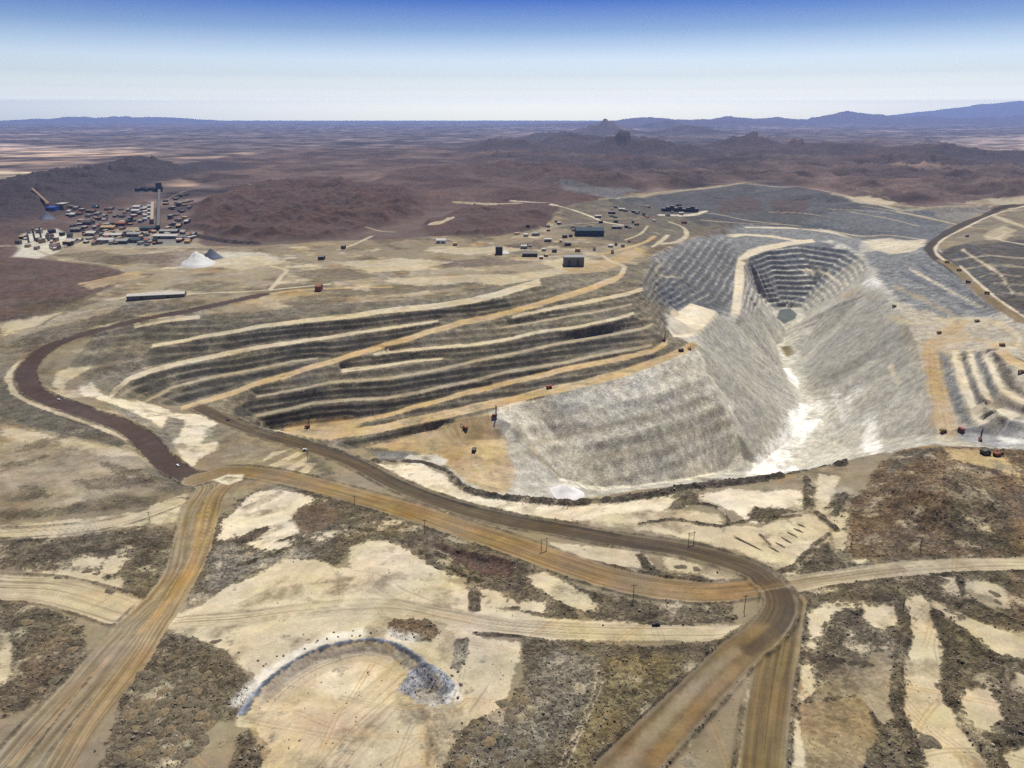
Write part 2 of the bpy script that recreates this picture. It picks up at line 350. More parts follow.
for k in range(34):
    bx, by = rs.uniform(470, 1040), rs.uniform(136, 170); l = rs.uniform(10, 26); h = rs.uniform(45, 120) * (1 if by < 155 else .7)
    hz('hilld' if k % 3 else 'hill', ridge([(bx - l, by + .8, h * .15), (bx - l * .4, by + rs.uniform(-.5, .5), h * .7), (bx, by, h), (bx + l * .5, by + rs.uniform(-.6, .4), h * .6), (bx + l, by + .8, h * .1)], rs.uniform(150, 290), 100 + k, .7, 260), op=.6)
hz('hill', ridge([(700,124,150),(730,124,420),(760,123.8,330),(785,123.6,440),(810,123.6,400),(830,123.6,620),(858,123.5,760),(880,123.5,700),(905,123.6,460),(925,123.8,330),(950,124,200)], 2600, 41, .45, 5200), zn='hills')
hz('hill', ridge([(585,125,150),(605,124.6,150),(630,124.4,320),(655,124.4,330),(690,124.6,260),(720,125,300)], 2400, 42, .5, 4200))
hz('hill', ridge([(985,124,300),(1005,123.6,350),(1024,123.4,620),(1060,123.4,800),(1150,123.4,800)], 2600, 43, .4, 5200))
hz('hill', ridge([(915,121.6,600),(935,121.5,1000),(960,121.4,1250),(985,121.4,1500),(1024,121.4,1750),(1170,121.4,1900)], 5200, 44, .25, 12000))
hz('hill', ridge([(60,121.8,300),(78,121.7,480),(95,121.7,300),(118,121.7,500),(135,121.7,330),(155,121.6,480),(180,121.7,250)], 3800, 45, .4, 8000))

# --- mine ground (big sheets first)
area('tan', [(-900,278),(0,262),(60,262),(40,244),(70,236),(120,246),(180,238),(205,246),(260,246),(330,241),(400,240),(430,236),(500,236),(545,228),(560,206),(600,200),(640,193),(690,189),(745,182),(850,196),(930,208),(1930,196),(1930,1250),(-900,1250)], zn='mine_ground', soft=2)
area('dust', [(0,262),(60,240),(190,242),(280,262),(420,262),(560,250),(640,240),(620,268),(512,284),(430,300),(256,310),(150,318),(90,330),(0,345)], zn='mine_ground', op=.45, soft=4, warp=4)
LATE()
t = fbm(X, Y, 150, 5, 81, .6); pl = sstep(700, 1000, D) * (zone == 1)
mixin(np.s_[:, :], (sstep(.0, .35, t) * pl * .75).astype(np.float32), 'rubble', .5, None, None)
t = fbm(X, Y, 110, 5, 82, .6); mixin(np.s_[:, :], (sstep(.12, .4, t) * pl * .7).astype(np.float32), 'sand', .1, None, None)
t = fbm(X, Y, 90, 4, 83, .6); mixin(np.s_[:, :], (sstep(.2, .45, t) * pl * .5).astype(np.float32), 'ochred', .1, None, None)
area('dust', [(60,235),(130,227),(200,233),(195,247),(80,250)], .3, 0, None, 3, 3, .7); area('blue', [(95,240),(150,236),(192,240),(190,246),(110,246)], .3, 0, None, 3, 3, .7); area('screel', [(14,256),(22,234),(58,228),(68,240),(56,252),(38,258)], .2, 0, None, 2, 2, .8); area('screel', [(180,250),(215,252),(262,252),(290,262),(240,264),(195,268),(170,268)], .2, 0, None, 3, 3, .6)
# dark and light ground on the plateau above the pit
for i, p in enumerate([[(130,255),(190,250),(240,262),(160,268)],[(60,255),(100,250),(150,262),(90,268)],[(290,272),(340,268),(380,276),(320,284)],[(420,262),(490,258),(540,262),(470,268)],
   [(240,288),(300,283),(360,288),(420,282),(470,286),(400,294),(330,298),(260,298)],[(390,298),(450,292),(440,300)],[(500,246),(540,240),(545,248)],[(160,288),(200,280),(240,282),(210,292)],[(20,300),(80,296),(110,304),(60,318),(20,320)],
   [(60,318),(120,306),(150,312),(90,328)]]):
    area('rubble' if i % 3 else 'hill', p, .5, 0, 'mine_ground', 2, 3, .6)
for p in [[(335,262),(400,258),(450,262),(420,270),(370,272)],[(370,280),(440,276),(520,274),(512,280),(420,286)],[(345,288),(372,284),(368,290)],[(100,300),(150,292),(180,290),(140,302)],[(280,268),(310,264),(330,268)],[(180,262),(260,256),(290,262),(240,270)],
   [(480,284),(540,270),(580,264),(560,274),(512,288)],[(540,262),(580,256),(600,262),(560,270)],[(420,250),(500,246),(530,250),(470,255)],[(0,325),(70,310),(60,318),(0,338)]]:
    area('sand', p, 0, 0, 'mine_ground', 1.6, 2.5, .75)
for p in [[(80,285),(130,272),(150,276),(90,290)],[(560,268),(610,258),(640,246),(655,248),(630,262),(600,272),(570,276)],[(230,300),(300,291),(330,292),(256,304)]]:
    area('ochre', p, 0, 0, 'mine_ground', 1.8, 2.5, .6)
# --- open pit
area('scree', [(488,412),(574,390),(690,350),(668,330),(645,300),(640,282),(655,252),(690,238),(715,229),(760,224),(830,226),(900,236),(930,240),(960,270),(1010,308),(1180,330),(1180,452),(1024,452),(960,446),(930,445),(870,455),(800,473),(724,481),(640,490),(562,502),(500,497),(463,486),(446,472),(470,448),(490,425)], .35, .35, 'open_pit', 1.2, .6)
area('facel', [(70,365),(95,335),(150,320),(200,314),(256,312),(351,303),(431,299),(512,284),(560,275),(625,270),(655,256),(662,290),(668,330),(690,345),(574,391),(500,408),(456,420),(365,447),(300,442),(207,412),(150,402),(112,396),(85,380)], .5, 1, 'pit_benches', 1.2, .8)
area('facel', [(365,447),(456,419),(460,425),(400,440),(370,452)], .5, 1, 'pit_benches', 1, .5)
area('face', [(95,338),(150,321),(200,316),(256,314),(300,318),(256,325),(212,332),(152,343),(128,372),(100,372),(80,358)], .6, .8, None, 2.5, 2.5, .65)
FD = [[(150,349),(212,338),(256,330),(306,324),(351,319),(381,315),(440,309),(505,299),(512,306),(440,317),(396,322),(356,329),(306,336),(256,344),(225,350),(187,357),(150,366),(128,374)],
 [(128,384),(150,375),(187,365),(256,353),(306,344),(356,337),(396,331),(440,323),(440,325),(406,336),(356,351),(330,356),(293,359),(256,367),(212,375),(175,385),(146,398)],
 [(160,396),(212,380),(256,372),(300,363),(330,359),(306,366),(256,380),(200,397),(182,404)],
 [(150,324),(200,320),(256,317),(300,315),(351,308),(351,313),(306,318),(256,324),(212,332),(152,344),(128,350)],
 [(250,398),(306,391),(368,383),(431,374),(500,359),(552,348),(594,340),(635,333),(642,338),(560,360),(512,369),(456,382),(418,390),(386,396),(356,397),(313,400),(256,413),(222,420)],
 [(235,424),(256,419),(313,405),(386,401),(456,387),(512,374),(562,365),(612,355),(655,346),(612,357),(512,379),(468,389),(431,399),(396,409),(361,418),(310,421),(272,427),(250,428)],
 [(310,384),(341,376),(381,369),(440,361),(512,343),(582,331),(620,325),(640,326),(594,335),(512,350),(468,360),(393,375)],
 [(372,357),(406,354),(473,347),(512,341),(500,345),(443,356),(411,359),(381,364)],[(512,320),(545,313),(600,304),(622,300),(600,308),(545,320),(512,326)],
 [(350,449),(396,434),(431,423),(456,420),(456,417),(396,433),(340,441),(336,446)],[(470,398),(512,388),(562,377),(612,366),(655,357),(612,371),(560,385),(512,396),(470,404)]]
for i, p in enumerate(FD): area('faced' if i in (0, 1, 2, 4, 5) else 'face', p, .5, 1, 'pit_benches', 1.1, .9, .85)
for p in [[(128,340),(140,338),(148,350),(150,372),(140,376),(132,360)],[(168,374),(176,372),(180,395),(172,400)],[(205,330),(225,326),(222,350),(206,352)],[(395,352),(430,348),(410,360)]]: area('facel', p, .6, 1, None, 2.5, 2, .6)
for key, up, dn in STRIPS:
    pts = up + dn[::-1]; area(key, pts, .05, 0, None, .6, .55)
area('ochre', [(270,431),(285,424),(312,419),(345,418),(364,419),(361,424),(340,434),(328,440),(300,436)], 0, 0, None, .8, .6)
area('sandl', [(497,408),(512,403),(560,394),(552,397),(520,409),(502,413)], 0, 0, None, .8, .6)
# deep floor west of the pit
area('ochre', [(365,447),(441,427),(456,420),(490,412),(496,420),(505,440),(515,470),(508,492),(486,494),(468,482),(452,470),(430,456),(400,452)], .1, 0, 'open_pit', 2, 2, .75)
area('blue', [(372,452),(400,451),(420,453),(402,460),(380,460)], .6, .3, None, 2, 2, .7)
area('screel', [(396,462),(410,456),(437,454),(450,460),(440,468),(425,467)], .2, 0, None, 1.5, 1.5, .9)
area('ochred', [(440,452),(470,462),(480,480),(470,484),(450,468)], .2, 0, None, 3, 3, .6)
# pale wall
area('pale', [(494,412),(512,406),(547,397),(574,391),(624,380),(680,355),(697,345),(712,378),(737,410),(740,440),(745,465),(725,472),(690,480),(640,487),(600,490),(565,487),(540,458),(515,430)], .45, .8, 'open_pit', 1.2, .8)
for p in [[(530,428),(600,414),(660,400),(705,386),(710,392),(660,408),(600,423),(545,436)],[(560,447),(600,443),(660,430),(715,412),(722,418),(660,440),(600,455),(572,457)],[(580,470),(640,462),(700,440),(725,430),(728,440),(700,455),(640,474),(590,480)]]: area('scree', p, .6, .8, None, 3, 3, .3)
for p in [[(512,424),(518,424),(548,462),(563,479),(558,480),(530,452)],[(535,440),(600,426),(660,412),(708,396),(709,399),(660,416),(600,430),(540,444)],[(570,462),(640,446),(722,420),(724,423),(640,450),(574,466)]]: area('dust', p, .2, .3, None, 1.5, 1, .6)
area('face', [(512,430),(520,432),(525,446),(516,442)], .5, .5, None, 2, 2, .5)
area('slate', [(545,398),(600,392),(640,382),(650,388),(600,404),(550,412)], .5, .8, None, 5, 4, .35)
# back of the pit
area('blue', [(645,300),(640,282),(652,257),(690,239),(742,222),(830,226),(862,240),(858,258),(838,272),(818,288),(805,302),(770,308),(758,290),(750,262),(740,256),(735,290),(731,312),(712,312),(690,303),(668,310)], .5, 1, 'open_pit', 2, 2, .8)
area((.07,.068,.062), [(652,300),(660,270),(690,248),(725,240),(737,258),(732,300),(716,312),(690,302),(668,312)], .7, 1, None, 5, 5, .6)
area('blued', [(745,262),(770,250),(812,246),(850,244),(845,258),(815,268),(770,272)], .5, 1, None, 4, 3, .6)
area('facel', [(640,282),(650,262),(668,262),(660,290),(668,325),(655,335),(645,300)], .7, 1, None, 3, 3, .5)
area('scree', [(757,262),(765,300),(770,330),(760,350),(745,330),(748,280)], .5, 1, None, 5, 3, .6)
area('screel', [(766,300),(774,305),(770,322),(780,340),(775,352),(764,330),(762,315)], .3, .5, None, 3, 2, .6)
area('sandl', [(671,311),(690,303),(716,311),(718,316),(706,326),(694,336),(674,337),(668,328)], 0, 0, None, .8, .8)
area('ochre', [(676,352),(688,343),(697,343),(697,346),(684,355)], 0, 0, None, .8, .8)
area('blued', [(658,283),(672,284),(690,303),(672,308),(660,300)], .6, 1, None, 2, 2, .7)
for p in [[(731,315),(734,290),(735,270),(738,257),(748,250),(760,246),(790,241),(812,239),(815,242),(792,245),(766,250),(750,257),(744,266),(744,290),(739,316)],[(726,234),(745,233.6),(770,235),(795,239.5),(812,240),(800,242),(770,237.2),(745,235.6),(726,235.6)],[(745,226.4),(800,227),(830,229),(860,237),(888,235),(926,240),(926,242),(888,237.4),(862,240),(830,233),(800,229),(745,228)],[(795,267),(820,268.5),(830,272),(848,284),(845,285),(827,274),(818,270.5)]]:
    area('sandl', p, 0, 0, None, .6, .4)
# pit bottom
area('screel', [(745,472),(770,440),(795,405),(788,375),(780,350),(770,330),(778,325),(792,352),(803,385),(815,400),(850,410),(880,440),(870,452),(800,470)], .3, .3, None, 4, 4, .7)
area('white', [(746,468),(765,452),(778,436),(790,412),(800,402),(808,404),(806,420),(818,420),(806,440),(794,452),(790,464),(800,468),(770,476),(748,476)], .15, 0, None, 2, 3)
area('white', [(783,368),(790,368),(799,382),(797,388),(788,380)], .1, 0, None, 1.2, 1)
area('screel', [(776,455),(792,440),(802,430),(796,446),(784,458)], .5, 0, None, 2, 3, .7)
area('white', [(864,418),(873,415),(878,425),(880,445),(890,452),(868,455),(862,435)], .2, 0, None, 2, 2, .75)
area('pond', [(776,318),(780,310),(790,308),(797,314),(795,319),(784,324)], 0, 0, None, .8, .5)
area('rubol', [(780,346),(790,346),(795,354),(786,357)], 0, 0, None, 1.5, 1)
area('ochred', [(837,295),(850,290),(866,290),(880,300),(860,296),(842,303)], .3, .5, None, 4, 3, .35)
area('white', [(864,282),(874,278),(882,283),(878,292),(866,289)], .3, 0, None, 3, 2, .6)
area((.215,.205,.168), [(862,288),(882,298),(905,328),(917,360),(890,376),(850,382),(815,390),(800,372),(795,347),(815,325),(840,304)], .2, .3, None, 9, 4, .65)
for p in [[(834,388),(838,388),(840,404),(845,418),(838,416)],[(848,395),(852,398),(850,410),(846,408)],[(856,386),(859,388),(858,400),(855,396)],[(818,398),(822,398),(824,415),(819,414)]]: area('white', p, .2, 0, None, 2, 2.5, .6)
for p in [[(873,285),(860,300),(830,330),(800,360),(805,362),(838,330),(866,302)],[(905,330),(880,350),(840,385),(845,387),(885,355)]]: area('screel', p, .1, .2, None, 2.5, 2, .45)
# east benches
area('dust', [(895,300),(930,305),(1000,322),(1060,340),(1060,440),(1000,446),(960,446),(930,440),(935,410),(925,375),(910,340)], .3, .2, 'pit_benches', 3, 3, .5)
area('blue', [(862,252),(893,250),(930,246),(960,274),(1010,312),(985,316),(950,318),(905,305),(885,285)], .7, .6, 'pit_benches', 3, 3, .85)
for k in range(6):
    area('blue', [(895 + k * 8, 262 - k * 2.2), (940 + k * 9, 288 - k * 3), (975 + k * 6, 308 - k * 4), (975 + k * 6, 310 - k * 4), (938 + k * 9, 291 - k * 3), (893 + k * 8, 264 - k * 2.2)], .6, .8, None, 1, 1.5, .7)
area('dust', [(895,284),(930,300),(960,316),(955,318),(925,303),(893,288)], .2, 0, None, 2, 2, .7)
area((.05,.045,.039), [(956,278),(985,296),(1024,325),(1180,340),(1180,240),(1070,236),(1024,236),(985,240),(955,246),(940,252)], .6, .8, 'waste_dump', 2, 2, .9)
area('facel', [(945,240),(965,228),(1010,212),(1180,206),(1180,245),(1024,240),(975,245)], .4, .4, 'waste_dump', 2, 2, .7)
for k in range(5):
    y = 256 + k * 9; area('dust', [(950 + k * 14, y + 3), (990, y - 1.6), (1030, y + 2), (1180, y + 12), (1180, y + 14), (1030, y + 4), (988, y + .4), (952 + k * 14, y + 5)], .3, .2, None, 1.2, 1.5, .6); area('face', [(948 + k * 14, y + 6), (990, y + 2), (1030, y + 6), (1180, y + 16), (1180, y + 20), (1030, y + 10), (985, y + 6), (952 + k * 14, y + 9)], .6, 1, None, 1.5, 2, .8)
for i, p in enumerate([[(935,352),(945,348),(955,378),(962,402),(972,424),(962,424),(952,405),(944,378)],[(961,352),(966,352),(974,378),(983,398),(988,410),(978,406),(968,384)],[(975,352),(984,352),(992,374),(1002,394),(994,400),(984,380)],[(994,352),(1000,356),(1012,376),(1024,394),(1010,390),(1000,376)],[(992,415),(1024,424),(1024,432),(1000,428)],[(1000,350),(1024,360),(1060,372),(1060,378),(1024,366),(1004,356)]]):
    area('blue' if i < 3 else 'face', p, .7, 1, None, 1.3, 1, .85)
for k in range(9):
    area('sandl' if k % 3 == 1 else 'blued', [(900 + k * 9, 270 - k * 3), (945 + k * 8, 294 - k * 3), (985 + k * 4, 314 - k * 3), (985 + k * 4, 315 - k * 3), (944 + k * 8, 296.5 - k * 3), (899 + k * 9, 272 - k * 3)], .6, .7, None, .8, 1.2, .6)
area((.36,.285,.175), [(922,344),(938,332),(950,318),(962,326),(970,335),(955,346),(936,350),(940,375),(948,402),(962,428),(945,432),(930,428),(932,402),(926,372)], 0, 0, None, 2, 1.5, .8)
for p in [[(949,350),(958,350),(966,375),(976,402),(990,422),(978,426),(966,402),(957,378)],[(963,350),(970,350),(979,374),(994,404),(1020,416),(1012,420),(988,410),(974,378)],[(983,353),(988,353),(998,375),(1006,390),(1028,402),(1022,407),(1000,394),(990,375)]]:
    area('sandl', p, 0, 0, None, .9, .8)
area('ochre', [(986,346),(996,344),(1014,357),(1036,368),(1034,374),(1010,363),(992,352)], 0, 0, None, .9, .8)
area('slate', [(955,440),(962,428),(985,428),(1024,432),(1060,436),(1060,446),(1000,447)], .4, 0, None, 3, 3, .6)
area('white', [(1000,430),(1015,420),(1024,418),(1060,420),(1060,444),(1005,444)], .1, 0, None, 4, 3, .5)
for k in range(5):
    y = 328 + k * 4.2; area('dust', [(905, y), (935, y - 3), (935, y - 1.8), (907, y + 1.4)], .1, .1, None, .8, .6, .7)
# waste dumps behind the pit
area((.047,.052,.058), [(600,196),(640,198),(690,190),(745,183),(800,187),(850,198),(905,209),(935,212),(950,226),(930,246),(890,238),(862,240),(830,231),(742,224),(700,226),(680,216),(640,216)], .4, .7, 'waste_dump', 2, 2, .85)
area('blue', [(640,190),(600,186),(560,180),(575,192),(620,200)], .4, .4, 'waste_dump', 4, 4, .6)
area('blue', [(900,208),(960,206),(1000,206),(960,224),(930,244),(900,236),(850,228),(800,224),(830,212)], .4, .5, None, 4, 4, .6)
area('hill', [(715,204),(740,196),(755,198),(765,210),(720,214)], .5, .8, None, 3, 3, .6)
area('hill', [(770,200),(805,198),(812,206),(800,215),(772,214)], .5, .8, None, 3, 3, .6)
area('face', [(560,206),(600,200),(690,213),(740,226),(720,234),(690,238),(655,254),(640,246),(600,240),(560,228)], .5, .3, None, 5, 5, .7)
area('rubbr', [(640,252),(690,236),(725,228),(727,232),(690,240),(650,256)], .2, 0, None, 3, 2, .6)
area('sandl', [(865,242),(882,239),(900,240),(925,240),(926,245),(910,252),(890,254),(875,250)], .1, 0, None, 2, 3, .8)
area('sand', [(845,197),(870,196),(890,201),(905,203),(880,205),(860,203)], 0, 0, None, 1.5, 2, .8)
area('sand', [(955,203),(990,198),(1030,196),(1180,196),(1180,206),(1030,206),(990,205)], 0, 0, None, 1.5, 2, .7)
area('sand', [(985,232),(1005,226),(1015,232),(1005,240),(990,240)], .1, 0, None, 2, 3, .6)
def track(key, pts, w, zn='dirt_road', op=.85): road(key, pts, w, None, zn, False, 0, .8, op, 0, .4)
track('dust', [(640,197),(660,192),(700,189),(745,183)], 22); track('dust', [(750,184),(780,187),(800,187),(830,192),(860,199),(900,209)], 22)
track('dust', [(900,211),(935,207),(960,206),(1000,206),(1100,204)], 22); track('dust', [(895,211),(925,218),(955,224)], 14); track('dust', [(850,212),(890,219),(918,226)], 14)
track('dust', [(690,212),(715,214),(745,220),(760,222),(800,226)], 14); track('dust', [(830,209),(870,211),(895,214)], 10)
track('sand', [(670,222),(684,228),(686,236),(676,242),(660,244)], 20); track('sand', [(668,235),(660,242),(652,247)], 14); track('sandl', [(660,215),(690,215),(706,211)], 24)
track('sandl', [(551,204),(570,209),(590,216),(605,222),(630,226)], 16); track('sandl', [(512,201),(530,202),(548,203)], 20); track('dust', [(512,238),(560,226),(600,222)], 12)
track('ochre', [(512,258),(560,256),(600,254),(640,244),(655,236)], 14); track('sand', [(602,255),(612,262),(624,266),(622,273)], 12); track('sand', [(625,240),(640,234),(648,226)], 8)
track('sand', [(656,258),(660,264),(655,270),(662,276),(680,277)], 9, op=.6)
track('sand', [(455,202),(490,204),(520,203)], 30, op=.6); track('sand', [(430,224),(442,222),(452,217)], 18); track('sand', [(338,250),(355,244),(372,236)], 12); track('sand', [(366,227),(380,231),(395,232)], 9, op=.6)
track('dust', [(-40,250),(20,246),(60,258),(120,266),(200,272),(280,264)], 10, op=.7); track('ochre', [(80,284),(120,275),(150,270)], 8, op=.7)
track('ochre', [(256,296),(300,290),(350,288),(390,287)], 14, op=.8); track('sand', [(270,290),(282,276),(286,270),(270,266)], 12); track('sandl', [(100,310),(150,300),(190,294),(256,291),(330,284)], 9, op=.7)
track('dust', [(160,205),(175,195),(200,188),(260,184)], 8, op=.6); track('dust', [(840,185),(880,195),(900,206)], 9, op=.5)
for p, w in [([(990,214),(1010,222),(1040,232)], 30), ([(960,226),(985,229),(1005,232),(1000,240),(1040,246)], 14), ([(985,236),(1010,242),(1050,250)], 12)]: track('sand', p, w, op=.7)
track('dust', [(600,199),(640,196),(690,190)], 14); track('sand', [(833,194),(860,199),(880,205),(898,210)], 16); track('sand', [(897,212),(925,217),(955,224)], 16); track('dust', [(860,206),(890,210),(912,214)], 12); track('sand', [(820,229),(860,236),(888,235),(926,240)], 14); track('dust', [(770,212),(800,213),(830,217)], 9); track('dust', [(700,220),(740,223),(790,225)], 9)
road('roadd', [(1030,204),(1005,208),(985,216),(960,226),(940,238),(931,246),(933,252),(942,260),(960,272)], 44, None, 'haul_road', False, 0, .8)
road('roadb', [(942,260),(960,272),(980,290),(1000,305),(1024,321),(1060,340)], 30, 'dust', 'haul_road', False, 0, .8, .9, .4)
track('sandl', [(1024,206),(990,216),(965,228),(945,238),(936,247),(937,254),(944,260)], 11); track('sandl', [(960,266),(982,286),(1002,302),(1026,318)], 8)
track('sand', [(890,316),(905,322),(925,323),(945,320),(970,318),(1000,324),(1016,336),(1012,347),(985,350)], 16, op=.8); track('sand', [(935,318),(955,326),(970,320)], 16); track('ochre', [(930,342),(960,340),(1000,343),(1024,348)], 12, op=.7)
track('sandl', [(890,365),(894,375),(900,384)], 9, op=.7)
track('dust', [(1000,330),(1014,338),(1012,345)], 10)
road('ochre', [(962,322),(948,334),(932,345),(934,372),(940,402),(948,432)], 34, 'ochred', 'haul_road', False, 0, 2.5, .5, .7, 1.); road('sand', [(985,338),(965,342),(950,352),(940,346)], 20, 'ochred', 'haul_road', False, 0, 2, .7, .6, 1.)
# --- foreground, left
area('tanl', [(0,445),(40,432),(60,420),(100,420),(130,438),(145,470),(130,492),(60,505),(0,490)], .25, 0, 'mine_ground', 4, 4, .6)
area('facel', [(0,340),(20,352),(14,380),(30,402),(60,412),(100,430),(112,440),(60,430),(0,425),(-60,420),(-60,340)], .5, .3, 'mine_ground', 2, 2, .8)
area('face', [(6,386),(14,398),(30,406),(65,417),(100,429),(128,443),(118,447),(90,440),(50,432),(15,422),(-5,415),(-5,388)], .6, .3, None, 1.5, 1.5, .9)
area('face', [(0,347),(28,352),(62,338),(100,326),(150,313),(185,307),(150,300),(120,298),(95,310),(60,318),(20,335)], .8, .3, None, 3, 3, .75)
area('sand', [(0,425),(30,430),(70,439),(118,449),(135,456),(110,456),(60,446),(20,440),(0,436)], .1, 0, None, 2, 2, .7)
area('dust', [(40,330),(90,318),(120,308),(130,300),(100,302),(50,318),(10,340)], .2, 0, None, 3, 3, .6)
area('rubble', [(42,325),(70,310),(75,305),(50,318)], .5, 0, None, 2, 2, .7); area('rubble', [(88,326),(100,318),(130,316),(150,312),(140,318),(100,326)], .5, 0, None, 2, 2, .7)
for p in [[(15,452),(40,440),(80,430),(70,438),(30,450)],[(0,465),(50,455),(40,462),(0,472)],[(0,512),(60,508),(100,500),(160,496),(150,506),(90,512),(30,518),(0,519)],[(70,480),(120,474),(160,478),(130,488),(90,490)],[(100,462),(130,468),(165,480),(185,488),(182,495),(150,488),(115,474)],[(15,485),(40,484),(50,496),(20,500)]]:
    area('rubble', p, .7, 0, None, 2, 3, .7)
area('face', [(140,470),(150,466),(172,474),(184,484),(182,492),(165,482)], .5, 0, None, 1.5, 1.5, .7)
# the pale tongue at the pit's western end
area('sand', [(56,372),(70,368),(94,366),(80,374),(66,382),(62,392),(54,386)], 0, 0, 'mine_ground', 1.2, 1, .8)
area('sandl', [(82,386),(92,382),(100,392),(112,398),(145,402),(180,414),(205,414),(218,422),(212,434),(222,450),(200,458),(192,468),(182,462),(176,446),(164,430),(145,418),(118,406),(95,398),(80,396)], 0, 0, 'mine_ground', 1.2, 1.5)
area('face', [(168,417),(186,420),(180,436),(170,442),(160,432)], .5, .4, None, 1.2, 1, .8); area('facel', [(205,430),(222,422),(235,426),(215,442),(202,444)], .5, .3, None, 1.5, 1.5, .8)
area('rubgr', [(100,402),(130,410),(150,420),(168,438),(178,455),(170,452),(150,430),(120,414)], .6, 0, None, 2, 2, .8)
area('tan', [(215,450),(230,440),(256,436),(300,448),(330,460),(300,462),(256,462),(225,462)], .3, 0, None, 2, 2, .8)
for p in [[(262,468),(298,452),(304,453),(272,470)],[(280,472),(306,457),(310,458),(290,474)],[(292,477),(310,463),(316,464),(302,479)],[(262,462),(285,452),(292,449),(272,452)]]: area('sand', p, 0, 0, None, 1, .8, .9)
area('face', [(306,453),(322,460),(340,474),(322,476),(310,464)], .5, 0, None, 2, 2, .6)
# foreground rubble fields
RF = [[(0,538),(60,538),(140,527),(170,530),(172,548),(160,575),(150,598),(132,604),(105,594),(80,584),(50,574),(0,566)],[(0,600),(38,605),(62,614),(80,625),(86,650),(80,665),(50,695),(25,712),(0,722)],
 [(205,550),(210,520),(222,515),(240,500),(256,490),(300,490),(345,500),(400,522),(440,540),(500,560),(560,590),(580,620),(540,618),(500,605),(474,610),(440,575),(400,545),(352,545),(335,566),(280,560),(256,575),(225,588),(200,606),(186,604),(192,575)],
 [(140,640),(160,628),(190,638),(225,646),(236,668),(252,674),(256,686),(246,700),(236,716),(215,722),(192,745),(180,775),(104,775),(110,730),(120,692),(132,665)],
 [(512,640),(535,634),(570,638),(620,646),(735,640),(712,660),(670,695),(640,722),(605,775),(440,775),(454,738),(470,722),(500,710),(522,690),(526,660)],
 [(796,584),(860,580),(900,574),(960,572),(1030,570),(1200,570),(1200,870),(900,870),(792,870),(792,768),(800,700),(795,640)],
 [(240,735),(256,728),(275,740),(270,768),(230,768)],[(400,522),(440,526),(512,556),(600,592),(650,604),(735,606),(735,624),(600,622),(560,600),(500,580),(450,560)]]
for i, p in enumerate(RF): area('rubble', p, 1., 0, 'rubble_ground', 3., 4.5, .9)
area('rubol', [(600,660),(640,648),(690,655),(670,690),(640,716),(605,760),(560,768),(585,720)], .8, 0, None, 8, 6, .7)
area('rubbr', [(28,640),(52,622),(70,640),(60,670),(30,690)], .8, 0, None, 5, 4, .7); area('rubgr', [(205,560),(225,545),(260,552),(300,545),(320,556),(256,570),(210,595)], .9, 0, None, 5, 4, .7)
area('rubgr', [(550,650),(600,660),(590,700),(560,740),(520,768),(450,768),(480,740),(520,700)], 1., 0, None, 10, 6, .6)
